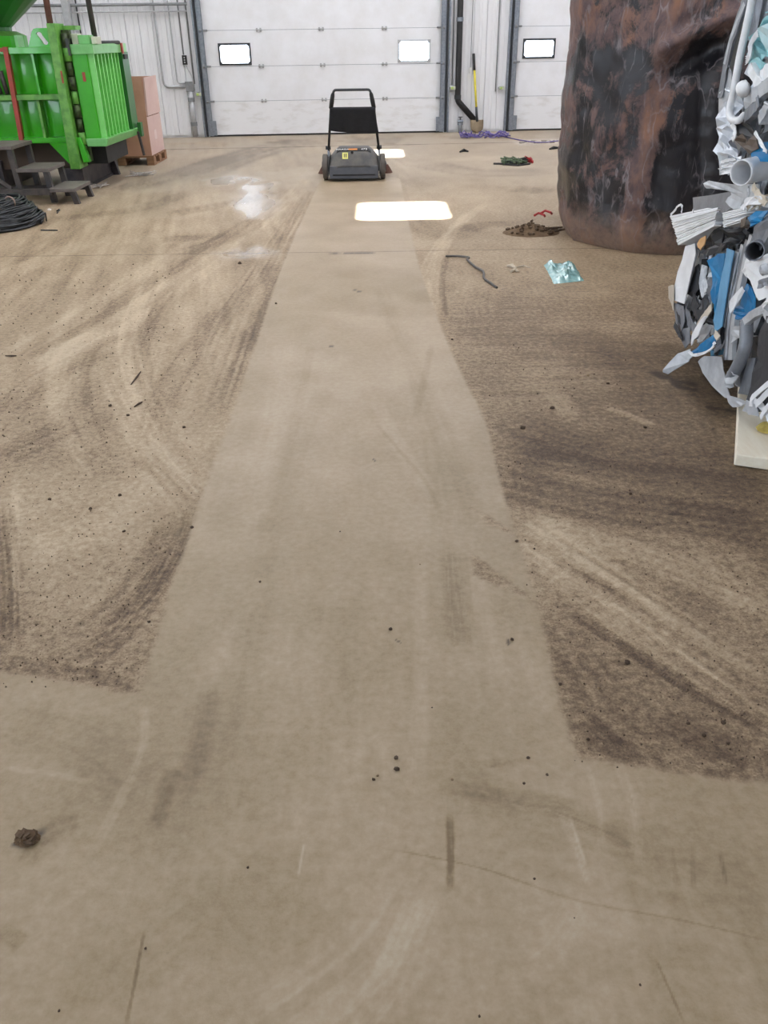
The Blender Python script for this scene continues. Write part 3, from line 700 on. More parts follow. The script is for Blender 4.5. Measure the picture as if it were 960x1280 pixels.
MB().bx(-3.365, -3.30, 10.15, 10.28, 1.36, 1.52).build('greasy_latch', mat('black_grease', (44, 46, 40), .4), bal)
# ribbed end box
box_ = MB().bx(-3.31, -3.14, 10.2, 11.52, .47, 1.46).build('end_box', M_green, bal, bevel=.008)
MB().bx(-3.325, -3.06, 10.18, 11.54, 1.37, 1.465).build('box_header', M_greenpale, bal, bevel=.006)
MB().hexa([(-3.30, 10.18, .455), (-3.085, 10.18, .455), (-3.05, 11.54, .455), (-3.30, 11.54, .455), (-3.31, 10.18, .54), (-3.05, 10.18, .54), (-3.02, 11.54, .54), (-3.31, 11.54, .54)]).build('box_ledge', M_greenpale, bal, bevel=.008)
M_riblit = mat('highlit_rib_enamel', (128, 214, 112), .3, rgb2=(96, 190, 76), scale=6)  # paler green for the ribs: reflected highlight put into the colour
for k in range(8):
    y = 10.22 + k * .135
    MB().bx(-3.14, -3.075, y, y + .024, .54, 1.375).build('end_rib', M_riblit, bal)
MB().bx(-3.14, -3.05, 11.26, 11.54, .54, 1.375).build('end_plate', M_greend, bal)
MB().bx(-3.07, -3.03, 11.30, 11.44, 1.30, 1.35).build('black_catch', M_black, bal)
MB().bx(-3.06, -3.04, 11.28, 11.33, 1.36, 1.47).build('red_mark', M_red, bal)
MB().bx(-3.225, -3.195, 10.19, 10.2, 1.11, 1.20).build('red_mark', M_red, bal)
MB().bx(-3.41, -3.395, 10.05, 10.06, 1.10, 1.22).build('red_mark', M_red, bal)
for x_, w_, m_, h_ in ((-3.27, .07, mat('pale_latch', (196, 200, 178), .5), .10), (-3.17, .12, M_greenpale, .085), (-3.06, .06, mat('pale_latch', (196, 200, 178), .5), .07)):
    rbox((x_, 10.36, 1.465 + h_ / 2), (w_, .16, h_), 'top_block', m_, bal)
MB().tube([(-3.2, 10.45, 1.475), (-3.05, 11.2, 1.475)], .02, 8).build('hose', M_black, bal, smooth=True)
MB().bx(-3.03, -2.985, 11.40, 11.5, .44, .60).build('side_catch', M_greend, bal)
MB().tube([(-3.03, 11.4, .50), (-3.0, 11.42, .22)], .018, 8).build('locking_pin', M_dark, bal)
# dark base
MB().bx(-3.44, -3.42, 10.26, 11.38, .03, .22).bx(-3.52, -3.405, 10.24, 11.4, .21, .235).bx(-3.52, -3.405, 10.24, 11.4, 0.004, .03).build('base_beam', M_base, bal)
MB().hexa([(-3.44, 11.33, .004), (-3.33, 11.33, .004), (-3.33, 11.4, .004), (-3.44, 11.4, .004), (-3.44, 11.33, .26), (-3.385, 11.33, .26), (-3.385, 11.4, .26), (-3.44, 11.4, .26)]).build('base_foot', M_base, bal)
MB().bx(-3.62, -3.40, 10.16, 10.40, .004, .232).build('base_foot', M_base, bal, bevel=.005)
MB().bx(-3.42, -3.18, 10.45, 11.35, .245, .455).build('under_beam', M_black, bal)
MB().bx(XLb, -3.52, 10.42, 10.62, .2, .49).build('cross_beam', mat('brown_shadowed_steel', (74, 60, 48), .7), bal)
for x_ in (-5.4, -4.5): MB().bx(x_ - .1, x_ + .1, 10.36, 11.4, .004, .3).build('base_foot', M_base, bal)
# hopper and uprights
hc = Vector((-4.66, 10.95, 0))
def ringz(r, z, n=28): return [(hc.x + r * math.cos(2 * math.pi * k / n), hc.y + r * math.sin(2 * math.pi * k / n), z) for k in range(n)]
def lathe(prof, n=28):
    mb = MB(); vs = []
    for r, z in prof: vs += ringz(r, z, n)
    return mb.add(vs, [(i * n + k, i * n + (k + 1) % n, (i + 1) * n + (k + 1) % n, (i + 1) * n + k) for i in range(len(prof) - 1) for k in range(n)])
lathe([(.60, 1.40), (.60, 1.555), (.57, 1.56), (.57, 1.41)]).build('hopper_collar', M_green, bal, smooth=False)
lathe([(.60, 1.557), (.50, 1.60), (.48, 1.60), (.47, 1.56)]).build('hopper_neck', M_greenw, bal)
lathe([(.45, 1.58), (.455, 1.64), (1.15, 2.20), (1.15, 2.75), (1.13, 2.75), (1.13, 2.21), (.43, 1.645)]).build('hopper', M_greend, bal)
MB().tube([(-3.60, 10.55, 1.40), (-3.66, 10.85, 3.2)], .034, 10).build('upright_pipe', M_rust, bal, smooth=True)
MB().tube([(-3.215, 10.85, 1.46), (-3.25, 10.85, 3.2)], .03, 10).build('upright_pipe', mat('dark_upright', (74, 66, 66), .6), bal, smooth=True)

# ------------------------------------------------------------------ dark steel steps
stp = thing('steel_steps', (-4.0, 9.5, 0), 'dark grey steel access steps in front of the green baling press', 'steps')
M_tread = mat('dusty_tread', (112, 104, 98), .6, .1, rgb2=(84, 78, 74), scale=14)
def tread(x0, x1, y0, y1, z): 
    MB().bx(x0, x1, y0, y1, z - .035, z).build('tread', M_tread, stp, bevel=.004)
tread(-5.4, -3.79, 9.27, 9.85, .565); tread(-3.80, -3.46, 9.27, 9.80, .345); tread(-3.47, -3.19, 9.17, 9.72, .16)
def leg(x, y, z1, dx=.03, w_=.055):
    MB().hexa([(x + dx - w_ / 2, y - w_ / 2, .003), (x + dx + w_ / 2, y - w_ / 2, .003), (x + dx + w_ / 2, y + w_ / 2, .003), (x + dx - w_ / 2, y + w_ / 2, .003), (x - w_ / 2, y - w_ / 2, z1), (x + w_ / 2, y - w_ / 2, z1), (x + w_ / 2, y + w_ / 2, z1), (x - w_ / 2, y + w_ / 2, z1)]).build('leg', M_dark, stp)
leg(-3.83, 9.31, .53); leg(-3.83, 9.81, .53); leg(-3.50, 9.31, .31); leg(-3.50, 9.76, .31); leg(-3.225, 9.21, .125); leg(-3.225, 9.68, .125); leg(-5.3, 9.31, .53); leg(-5.3, 9.81, .53)
MB().bx(-5.4, -3.45, 9.17, 9.215, .10, .16).build('front_rail', M_dark, stp)
MB().bx(-5.4, -3.5, 9.62, 9.66, .07, .13).build('rear_rail', M_dark, stp)
MB().tube([(-4.6, 9.3, .45), (-4.15, 9.3, .33), (-3.9, 9.3, .14)], .03, 8).build('brace', M_dark, stp)

# ------------------------------------------------------------------ wire coil
random.seed(11)
wc = Vector((-3.80, 8.11, 0))
coil = thing('wire_coil', wc, 'low heap of coiled dark baling wire at the left edge of the floor', 'wire coil')
M_wire = mat('dark_wire', (66, 68, 70), .45, .6, rgb2=(44, 46, 50), scale=30)
for b_ in range(3):
    pts = []
    for i in range(16 * 20):
        a = 2 * math.pi * i / 20; t = (i / 320 + random.uniform(-.03, .03)); t = min(max(t, 0), 1)
        R_ = lerp(.60, .40, t ** 1.6) + random.uniform(-.02, .02) - .03 * b_ + .02 * math.sin(a * 2 + b_)
        pts.append((wc.x + R_ * math.cos(a), wc.y + R_ * .92 * math.sin(a),   .014 + .215 * t + .018 * math.sin(a * 3 + b_ * 2)))
    MB().tube(pts, .0095, 5).build('wire_strand', M_wire, coil, smooth=True)
lathe_c = [(.56, .004), (.55, .08), (.47, .15), (.38, .21), (.2, .21), (.19, .01)]
vs = []
for r, z in lathe_c: vs += [(wc.x + r * math.cos(2 * math.pi * k / 24), wc.y + r * .92 * math.sin(2 * math.pi * k / 24), z) for k in range(24)]
MB().add(vs, [(i * 24 + k, i * 24 + (k + 1) % 24, (i + 1) * 24 + (k + 1) % 24, (i + 1) * 24 + k) for i in range(5) for k in range(24)]).build('coil_core', M_black, coil, smooth=True)
for a in (-.9, -.2):
    c = Vector((wc.x + .40 * math.cos(a), wc.y + .40 * math.sin(a), .215))
    MB().tube(arc(c, .05, 0, 2 * math.pi, 14, (math.cos(a), math.sin(a), 0), (0, 0, 1)), .008, 5).build('tie_wire', mat('bright_tie_wire', (160, 140, 130), .4, .6), coil)
MB().tube([(wc.x + .55, wc.y - .1, .05), (wc.x + .66, wc.y + .02, .10), (wc.x + .63, wc.y + .08, .02)], .008, 5).build('wire_end', M_wire, coil)

# ------------------------------------------------------------------ cardboard box on a pallet
M_card = mat('cardboard', (196, 150, 128), .75, rgb2=(178, 132, 110), scale=3, amount=.6)
M_cardlit = mat('lit_cardboard', (212, 184, 176), .75, rgb2=(200, 168, 158), scale=3, amount=.6)  # paler copy for the right side: door light put into the colour
cbx_ = thing('cardboard_box', (-3.52, 12.58, .125), 'large brown cardboard pallet box with a torn open upper corner', 'cardboard box')
x0, x1, y0, y1 = -3.95, -3.10, 12.2, 12.97
MB().bx(x0, x1, y0, y0 + .012, .125, 1.07).build('front_wall', M_card, cbx_)
MB().bx(x1 - .012, x1, y0 + .014, y1, .125, .60).build('side_wall', M_cardlit, cbx_)
MB().hexa([(x1 - .012, y0 + .03, .612), (x1 + .012, y0 + .03, .612), (x1 + .012, y1, .612), (x1 - .012, y1, .612), (x1 + .03, y0 - .02, 1.07), (x1 + .045, y0 - .02, 1.07), (x1 + .012, y1, 1.07), (x1, y1, 1.07)]).build('side_flap', M_cardlit, cbx_)
MB().bx(x0, x0 + .012, y0 + .014, y1, .125, 1.06).build('side_wall', M_card, cbx_)
MB().bx(x0 + .012, x1 - .012, y1 - .012, y1, .125, 1.06).build('back_wall', M_card, cbx_)
MB().bx(x0 + .012, x1 - .014, y0 + .014, y1 - .014, .128, .50).build('dark_contents', M_frame, cbx_)
MB().bx(x1, x1 + .003, y0 + .3, y0 + .42, .30, .42).build('paper_label', mat('pale_label', (222, 200, 194), .6), cbx_)
M_wood = mat('pallet_wood', (150, 112, 82), .8, rgb2=(110, 82, 60), scale=6, stretch=(1, 8, 8))
pal = thing('pallet', (-3.52, 12.58, 0), 'weathered wooden pallet under the big cardboard box', 'pallet')
for k in range(6): MB().bx(x0 + .0, x1 + .02, y0 + k * .134, y0 + k * .134 + .10, .10, .122).build('deck_board', M_wood, pal)
for xx in (x0, (x0 + x1) / 2 - .05, x1 - .08):
    for yy in (y0, (y0 + y1) / 2 - .06, y1 - .12): MB().bx(xx, xx + .1, yy, yy + .12, .022, .098).build('block', M_wood, pal)
    MB().bx(xx, xx + .1, y0, y1, .003, .022).build('bottom_board', M_wood, pal)

# ------------------------------------------------------------------ push sweeper
M_plas = mat('dusty_grey_plastic', (74, 74, 74), .5, rgb2=(108, 102, 94), scale=7, amount=.6)
M_plasd = mat('dark_grey_plastic', (58, 60, 66), .45, rgb2=(76, 76, 78), scale=7, amount=.6)
M_tyre = mat('dusty_wheel', (96, 90, 84), .7, rgb2=(70, 66, 62), scale=12)
sx0 = -.302
sw = thing('push_sweeper', (sx0, 10.85, 0), 'grey manual push sweeper with side wheels parked on the swept path', 'sweeper')
prof = [(10.555, .155), (10.60, .22), (10.66, .285), (10.72, .32), (10.80, .345), (10.90, .352), (11.02, .33), (11.14, .27), (11.24, .18), (11.30, .06)]
def deck_pt(u, v, off=0.):
    t = v * (len(prof) - 1); i = min(int(t), len(prof) - 2); f = t - i
    y = lerp(prof[i][0], prof[i + 1][0], f); z = lerp(prof[i][1], prof[i + 1][1], f)
    a = abs(u * 2 - 1); k = 1 - .42 * max(0, (a - .52) / .48) ** 1.5
    ny, nz = -(prof[i + 1][1] - prof[i][1]), (prof[i + 1][0] - prof[i][0]); l = math.hypot(ny, nz)
    return Vector((sx0 + (u - .5) * .60, y + off * ny / l, .04 + (z - .04) * k + off * nz / l))
deck = MB().grid(lambda u, v: deck_pt(u, v), 25, 28).build('deck', M_plas, sw, smooth=True, solid=.008)
MB().grid(lambda u, v: deck_pt(lerp(.16, .84, u), lerp(.30, .38, v), .008), 15, 4).build('label_strip', M_black, sw, solid=.003)
MB().hexa([(sx0 - .29, 10.50, .03), (sx0 + .29, 10.50, .03), (sx0 + .28, 10.75, .03), (sx0 - .28, 10.75, .03), (sx0 - .295, 10.56, .165), (sx0 + .295, 10.56, .165), (sx0 + .28, 10.75, .165), (sx0 - .28, 10.75, .165)]).build('dust_container', M_plasd, sw, bevel=.012)
MB().box((sx0, 10.515, .075), (.5, .014, .012)).build('container_seam', M_black, sw)
for s_ in (-1, 1):
    MB().hexa([(sx0 + s_ * .305, 10.56, .05), (sx0 + s_ * .315, 10.56, .05), (sx0 + s_ * .315, 11.26, .05), (sx0 + s_ * .305, 11.26, .05), (sx0 + s_ * .295, 10.68, .26), (sx0 + s_ * .31, 10.68, .26), (sx0 + s_ * .31, 11.1, .26), (sx0 + s_ * .295, 11.1, .26)]).build('side_cheek', M_plas, sw)
    xw = sx0 + s_ * .345
    wh = MB().tube([(xw - .03, 10.70, .145), (xw - .022, 10.70, .145), (xw + .022, 10.70, .145), (xw + .03, 10.70, .145)], [.128, .142, .142, .128], 28).build('wheel', M_tyre, sw, smooth=False)
    MB().tube([(xw + s_ * .028, 10.70, .145), (xw + s_ * .04, 10.70, .145)], .06, 16).build('hub_cap', M_plasd, wh)
    bc = Vector((sx0 + s_ * .385, 11.2, 0))
    MB().tube([bc + Vector((0, 0, .005)), bc + Vector((0, 0, .05)), bc + Vector((0, 0, .10))], [.088, .062, .03], 18).build('side_brush', mat('brown_bristle', (92, 62, 52), .9, rgb2=(60, 42, 36), scale=60), sw)
    MB().tube([bc + Vector((0, 0, .10)), (sx0 + s_ * .31, 11.18, .18)], .02, 8).build('brush_arm', M_plasd, sw)
    # handle leg with joint and foam grip
    j0 = Vector((sx0 + s_ * .305, 10.74, .30)); j1 = Vector((sx0 + s_ * .25, 10.64, .78)); j2 = Vector((sx0 + s_ * .222, 10.62, .92))
    MB().tube([j0, j1], .0145, 8).build('handle_leg', M_black, sw, smooth=True)
    MB().tube([j0 + Vector((-s_ * .03, 0, .05)), j0 + Vector((s_ * .03, 0, .05))], .022, 8).build('handle_knob', M_frame, sw)
    MB().tube([j0 + Vector((0, 0, .06)), j0 + Vector((0, -.03, -.10))], .012, 6).build('handle_bracket', M_galv, sw)
    MB().tube([j1 + Vector((0, 0, .0)), lerp(j1, j2, .5), j2, j2 + Vector((-s_ * .006, 0, .02))], [.024, .026, .022, .016], 8).build('foam_grip', M_black, sw, smooth=True)
MB().tube(bend([(sx0 - .222, 10.62, .92), (sx0 - .205, 10.615, .972), (sx0 + .205, 10.615, .972), (sx0 + .222, 10.62, .92)], .05), .014, 8).build('handle_bar', M_frame, sw, smooth=True)
def text(s, name, size, loc, nrm, m, parent):
    cu = bpy.data.curves.new(name, 'FONT'); cu.body = s; cu.size = size; cu.extrude = .0012; cu.align_x = 'CENTER'; cu.align_y = 'CENTER'
    tmp = link(bpy.data.objects.new('tmp_text', cu)); dg = bpy.context.evaluated_depsgraph_get(); me = bpy.data.meshes.new_from_object(tmp.evaluated_get(dg)); bpy.data.objects.remove(tmp)
    me.name = name; me.materials.clear(); me.materials.append(m); o = link(bpy.data.objects.new(name, me)); o.parent = parent
    z = Vector(nrm).normalized(); x = Vector((1, 0, 0)); y = z.cross(x).normalized(); R = Matrix((x, y, z)).transposed()
    me.transform(R.to_4x4()); o.location = Vector(loc) - ORG[parent.name]; ORG[o.name] = ORG[parent.name]
    return o
M_white = mat('white_ink', (225, 225, 220), .5)
M_or = mat('orange_print', (222, 140, 60), .5)
pl_, pa_, pb_ = deck_pt(.5, .34, .011), deck_pt(.5, .31), deck_pt(.5, .37)
nrm_ = Vector((0, -(pb_.z - pa_.z), pb_.y - pa_.y)).normalized()
text('HAAGA', 'label_text', .045, pl_ + Vector((-.135, 0, 0)), nrm_, M_white, sw)
text('475', 'label_text', .052, pl_ + Vector((.125, 0, 0)), nrm_, M_white, sw)
MB().box(pl_ + Vector((-.01, 0, 0)), (.105, .034, .003), Matrix.Rotation(math.atan2(pb_.z - pa_.z, pb_.y - pa_.y), 3, 'X')).build('orange_label', M_or, sw)
py_ = deck_pt(.33, .19, .008); q1_, q2_ = deck_pt(.33, .16), deck_pt(.33, .22); ny_ = Vector((0, -(q2_.z - q1_.z), q2_.y - q1_.y)).normalized(); Ry = Matrix.Rotation(math.atan2(q2_.z - q1_.z, q2_.y - q1_.y), 3, 'X')
MB().box(py_, (.068, .085, .003), Ry).build('yellow_sticker', mat('yellow_sticker', (232, 226, 130), .5), sw)
for dx in (-.011, .011): MB().box(py_ + ny_ * .003 + Vector((dx, 0, 0)), (.010, .05, .002), Ry).build('sticker_mark', M_frame, sw)
kp = deck_pt(.47, .26, .01); MB().tube([kp, kp + Vector((0, -.03, .0))], .016, 8).build('deck_catch', M_black, sw)
# black cloth draped over the handle legs
def cloth(u, v):
    hw = .262 + .045 * max(0, v - .3) * (1 if u > .5 else .25)
    x = sx0 + .008 + (u - .5) * 2 * hw; z = .795 - .25 * v - .022 * math.sin(math.pi * u) * v + (.03 * (u ** 6) * -v)
    return (x, 10.585 + .03 * v + .012 * math.sin(u * 19 + v * 2) * v + (.0 if v > .06 else .03), z)
MB().grid(cloth, 30, 14).build('draped_cloth', None, None)
o_ = bpy.data.objects['draped_cloth']; o_.data.materials.append(mat('black_cloth', (24, 24, 27), .9, rgb2=(34, 34, 38), scale=30)); md_ = o_.modifiers.new('solid', 'SOLIDIFY'); md_.thickness = .012
o_.data.polygons.foreach_set('use_smooth', [True] * len(o_.data.polygons)); tag(o_, 'black cloth hanging over the handle of the push sweeper', 'cloth')

# ------------------------------------------------------------------ crushed rusty steel tank
def tank_material():
    m = bpy.data.materials.new('rusted_black_tank'); m.use_nodes = True; nt = m.node_tree; b = nt.nodes['Principled BSDF']; L = nt.links.new
    tc = N(nt, 'ShaderNodeTexCoord')
    def mapped(st):
        mp = N(nt, 'ShaderNodeMapping'); mp.inputs['Scale'].default_value = st; L(tc.outputs['Object'], mp.inputs[0]); return mp.outputs[0]
    def noise(sc, st=(1, 1, 1), det=6, dist=0., rough=.6):
        n = N(nt, 'ShaderNodeTexNoise'); n.inputs['Scale'].default_value = sc; n.inputs['Detail'].default_value = det; n.inputs['Distortion'].default_value = dist; n.inputs['Roughness'].default_value = rough; L(mapped(st), n.inputs['Vector']); return n.outputs[0]
    def rmap(v, a, b_, c=0., d=1.):
        n = N(nt, 'ShaderNodeMapRange'); L(v, n.inputs[0])
        for i, q in enumerate((a, b_, c, d)): n.inputs[i + 1].default_value = q
        return n.outputs[0]
    def M(op, a, c):
        n = N(nt, 'ShaderNodeMath', operation=op)
        for i, v in enumerate((a, c)):
            if isinstance(v, (int, float)): n.inputs[i].default_value = v
            else: L(v, n.inputs[i])
        return n.outputs[0]
    def mix(f, a, c):
        n = N(nt, 'ShaderNodeMix', data_type='RGBA'); L(f, n.inputs[0])
        for i, v in ((6, a), (7, c)):
            if isinstance(v, tuple): n.inputs[i].default_value = v
            else: L(v, n.inputs[i])
        return n.outputs[2]
    wear = N(nt, 'ShaderNodeAttribute', attribute_name='wear').outputs['Fac']
    big = noise(3.4, (1, 1, .7), 12, .5, .74)
    rust = rmap(M('ADD', big, M('MULTIPLY', wear, .20)), .60, .67)
    rc_ = mix(rmap(noise(11, (1, 1, .6), 10, .4, .75), .40, .64), lin((88, 72, 74)), lin((120, 96, 90)))
    orange = rmap(M('ADD', noise(5, (1, 1, .5), 6), M('MULTIPLY', wear, .16)), .66, .84)
    rc_ = mix(orange, rc_, lin((142, 102, 80)))
    col = mix(rust, lin((34, 32, 37)), rc_)
    vo = N(nt, 'ShaderNodeTexVoronoi', feature='DISTANCE_TO_EDGE'); vo.inputs['Scale'].default_value = 4.6
    nz = N(nt, 'ShaderNodeTexNoise'); nz.inputs['Scale'].default_value = 3; nz.inputs['Detail'].default_value = 5; L(mapped((1, 1, .45)), nz.inputs['Vector'])
    va = N(nt, 'ShaderNodeVectorMath', operation='MULTIPLY_ADD'); L(nz.outputs['Color'], va.inputs[0]); va.inputs[1].default_value = (.55, .55, .55); L(mapped((1, 1, .45)), va.inputs[2]); L(va.outputs[0], vo.inputs['Vector'])
    scr = M('MULTIPLY', rmap(vo.outputs['Distance'], .0, .035, 1, 0), rmap(noise(3.4, (1, 1, .8), 7), .46, .60))
    scr = M('MAXIMUM', scr, M('MULTIPLY', rmap(noise(8, (1, 1, .22), 10, 1.8, .7), .55, .66), rmap(noise(3.3, det=3), .42, .58, 0, .9)))
    col = mix(M('MULTIPLY', scr, .62), col, lin((150, 142, 146)))
    sz = N(nt, 'ShaderNodeSeparateXYZ'); L(tc.outputs['Object'], sz.inputs[0])
    dusty = M('MULTIPLY', rmap(M('ADD', sz.outputs[2], M('MULTIPLY', noise(5, det=8), .35)), .22, .52, 1, 0), rmap(noise(24, det=6), .3, .62, .35, .95))
    col = mix(dusty, col, lin((140, 118, 102)))
    L(col, b.inputs['Base Color'])
    L(rmap(rust, 0, 1, .34, .72), b.inputs['Roughness'])
    bp = N(nt, 'ShaderNodeBump'); bp.inputs['Strength'].default_value = .4; bp.inputs['Distance'].default_value = .02
    L(M('ADD', M('MULTIPLY', noise(12, (1, 1, .6), 12, .3, .72), .8), M('MULTIPLY', rust, .3)), bp.inputs['Height']); L(bp.outputs[0], b.inputs['Normal'])
    return m
def chaikin(P, n=3):
    for _ in range(n):
        P = [q for a, b_ in zip(P, P[1:] + P[:1]) for q in ((a[0] * .75 + b_[0] * .25, a[1] * .75 + b_[1] * .25), (a[0] * .25 + b_[0] * .75, a[1] * .25 + b_[1] * .75))]
    return P
def build_tank():
    A, F_, G, H, I, J, K, Lx = (1.50, 7.16), (1.93, 6.57), (2.42, 6.40), (3.55, 6.55), (3.95, 7.8), (3.3, 8.75), (2.05, 8.65), (1.70, 7.95)
    bot = [A, (1.71, 6.83), F_, (2.12, 6.50), G, (3.0, 6.42), H, (3.85, 7.1), I, (3.7, 8.4), J, (2.6, 8.8), K, (1.86, 8.3), Lx]
    top = [(1.43, 7.2), (1.80, 6.88), (2.12, 6.60), (2.26, 6.56), (2.5, 6.5), (3.0, 6.48), (3.6, 6.6), (3.85, 7.1), (3.9, 7.8), (3.65, 8.4), (3.3, 8.7), (2.6, 8.75), (2.1, 8.6), (1.88, 8.3), (1.72, 7.95)]
    def resample(P, n):
        P = np.array(P + [P[0]]); s = np.concatenate([[0], np.cumsum(np.hypot(*np.diff(P, axis=0).T))]); t = np.linspace(0, s[-1], n, endpoint=False)
        return np.stack([np.interp(t, s, P[:, 0]), np.interp(t, s, P[:, 1])], 1)
    n = 230; B, T = resample(chaikin(bot, 1), n), resample(chaikin(top, 2), n); zt = 2.35
    lev = np.concatenate([[0, .004, .02, .045, .08, .12], np.linspace(.16, zt - .12, 96), [zt - .07, zt - .03, zt]])
    cen = B.mean(0); V = []; W = []
    for z in lev:
        f = z / zt; P = B * (1 - f) + T * f
        nx = np.roll(P, -1, 0) - np.roll(P, 1, 0); nrm = np.stack([nx[:, 1], -nx[:, 0]], 1); nrm /= np.linalg.norm(nrm, axis=1)[:, None]
        out = P - cen; nrm *= np.sign((nrm * out).sum(1))[:, None]
        s = P[:, 0] * .9 - P[:, 1] * .7
        d = .045 * math.sin(math.pi * min(1, f * 1.05)) + (fbm(s * 1.7 + 3, z * 1.5 + 0 * s, 4, 5) - .5) * .13
        rg = 1 - np.abs(2 * fbm(s * 1.3 + 9, z * .9 + 0 * s, 3, 21) - 1); d += (rg ** 4) * .035 - .012
        d += (fbm(s * 6, z * 5 + 0 * s, 3, 31) - .5) * .014 - .008 * np.exp(-((fbm(s * 1.9 + z, z * 2.3 - s, 3, 57) - .5) / .03) ** 2)
        # one long fold climbing to the right from the corner, with a valley under it
        xf = np.clip((P[:, 0] - 2.05) / 1.0, 0, 1); zr = 1.40 + .45 * xf ** .8
        front = (P[:, 1] < 6.9) & (P[:, 0] > 2.0)
        d += np.where(front, .075 * np.exp(-((z - zr) / .055) ** 2) - .07 * np.exp(-((z - zr + .17) / .10) ** 2), 0)
        d += np.where(front, -.06 * np.exp(-((P[:, 0] - 2.32 - .05 * math.sin(z * 4)) / .06) ** 2) * (1 if z < 1.45 else 0), 0)
        crease = np.exp(-((P[:, 0] - (1.93 + .19 * f * 1.0)) / .06) ** 2) * (P[:, 1] < 6.9)
        d += .045 * crease * (.4 + .6 * math.sin(z * 5 + 1) ** 2)
        ins = .065 * (1 - min(1, z / .2)) ** 2 + .1 * max(0, (z - zt + .12) / .12) ** 2
        Q = P + nrm * (d * min(1, .25 + z / .25) - ins)[:, None]
        zz = z + .055 * np.clip((P[:, 0] - 2.3) / .4, 0, 1) * max(0, 1 - z / .3) + .10 * np.sin(P[:, 0] * 2.3) * max(0, f - .8)
        V += [(a, b_, c) for (a, b_), c in zip(Q, zz)]
        wv = np.clip(d / .06, -.6, 1) * .55 + (.9 * (1 - sstep(.10, .42, np.array(z)))) + .55 * sstep(1.25, 1.75, z + .25 * (fbm(s * 2, z * 2 + 0 * s, 3, 8) - .5)) + .75 * crease
        W += list(wv)
    nl = len(lev); fs = [(i * n + k, i * n + (k + 1) % n, (i + 1) * n + (k + 1) % n, (i + 1) * n + k) for i in range(nl - 1) for k in range(n)]
    fs += [tuple(range(n))[::-1], tuple((nl - 1) * n + k for k in range(n))]
    o = MB().add(V, fs).build('crushed_tank', tank_material(), smooth=True)
    tag(o, 'huge crumpled rusty black steel tank standing behind the scrap bales', 'tank')
    o.data.attributes.new('wear', 'FLOAT', 'POINT').data.foreach_set('value', np.array(W, np.float32))
    return o
build_tank()

# ------------------------------------------------------------------ bales of crushed sheet metal on a board
M_s = {
 'white': mat('white_coated_sheet', (238, 240, 243), .42, rgb2=(214, 216, 218), scale=9, amount=.6, bump=.15),
 'silver': mat('bare_aluminium', (208, 214, 222), .36, .4, rgb2=(170, 176, 184), scale=14, amount=.7, bump=.3),
 'grey': mat('grey_coated_sheet', (136, 140, 147), .45, .2, rgb2=(104, 107, 114), scale=10, amount=.7, bump=.2),
 'light': mat('light_grey_sheet', (196, 200, 205), .42, .2, rgb2=(160, 164, 170), scale=10, amount=.7, bump=.2),
 'dark': mat('dark_grey_sheet', (62, 64, 69), .5, .1, rgb2=(40, 42, 46), scale=8, bump=.2),
 'black': mat('black_sheet', (30, 32, 36), .5, rgb2=(52, 54, 58), scale=9),
 'blue': mat('blue_coated_sheet', (22, 124, 178), .4, rgb2=(16, 92, 146), scale=6, amount=.7),
 'sky': mat('pale_blue_sheet', (104, 162, 200), .45, rgb2=(80, 130, 170), scale=6, amount=.7),
 'teal': mat('teal_sheet', (150, 200, 204), .45, rgb2=(84, 150, 160), scale=7, amount=.8),
 'paleteal': mat('pale_teal_sheet', (206, 226, 230), .45, rgb2=(160, 200, 206), scale=6, amount=.7),
 'cream': mat('cream_sheet', (206, 196, 180), .55, rgb2=(170, 160, 146), scale=8),
 'tan': mat('tan_card', (206, 162, 112), .7), 'brown': mat('brown_sheet', (98, 86, 76), .6)}
bale_l = thing('scrap_bale', (2.2, 3.95, .052), 'lower bale of crushed white, grey and blue sheet metal standing on the pale board', 'scrap bale')
bale_u = thing('scrap_bale', (2.2, 3.75, .80), 'upper bale of crushed grey and white sheet metal stacked on top of another bale', 'scrap bale')
XB = 1.6
random.seed(21)
def crumple(bm_, amp, cuts):
    if cuts: bmesh.ops.subdivide_edges(bm_, edges=bm_.edges[:], cuts=cuts, use_grid_fill=True)
    bmesh.ops.triangulate(bm_, faces=bm_.faces[:])
    for v in bm_.verts:
        v.co += Vector((random.gauss(0, amp), random.gauss(0, amp * .35), random.gauss(0, amp * .35)))
def sheet(name, px, m, bale, xo=0., amp=.006, cuts=1, thick=.004):
    """a bent sheet: outline on the bale's side face, with its own depth at every corner"""
    P = []
    for p in px: P.append(onx(p[0], p[1], XB + (p[2] if len(p) > 2 else xo)))
    bm_ = bmesh.new(); tri = tessellate_polygon([P]); vs = [bm_.verts.new(p) for p in P]
    for t in tri:
        try: bm_.faces.new([vs[k] for k in t])
        except ValueError: pass
    crumple(bm_, amp, cuts)
    return finish(bm_, name, m, bale, thick)
def finish(bm_, name, m, bale, thick):
    me = bpy.data.meshes.new(name); o0 = ORG[bale.name]
    for v in bm_.verts: v.co -= o0
    if thick:
        bmesh.ops.recalc_face_normals(bm_, faces=bm_.faces[:]); bm_.normal_update()
        bd_ = [e for e in bm_.edges if e.is_boundary]; vs0 = bm_.verts[:]; fs0 = bm_.faces[:]
        mp_ = {v: bm_.verts.new(v.co - v.normal * thick) for v in vs0}
        for f in fs0: bm_.faces.new([mp_[v] for v in reversed(f.verts)])
        for e in bd_:
            a, b_ = e.verts; bm_.faces.new((a, b_, mp_[b_], mp_[a]))
    bmesh.ops.recalc_face_normals(bm_, faces=bm_.faces[:])
    bm_.to_mesh(me); bm_.free(); me.materials.append(M_s[m] if isinstance(m, str) else m)
    o = link(bpy.data.objects.new(name, me)); o.parent = bale; ORG[o.name] = o0
    return o
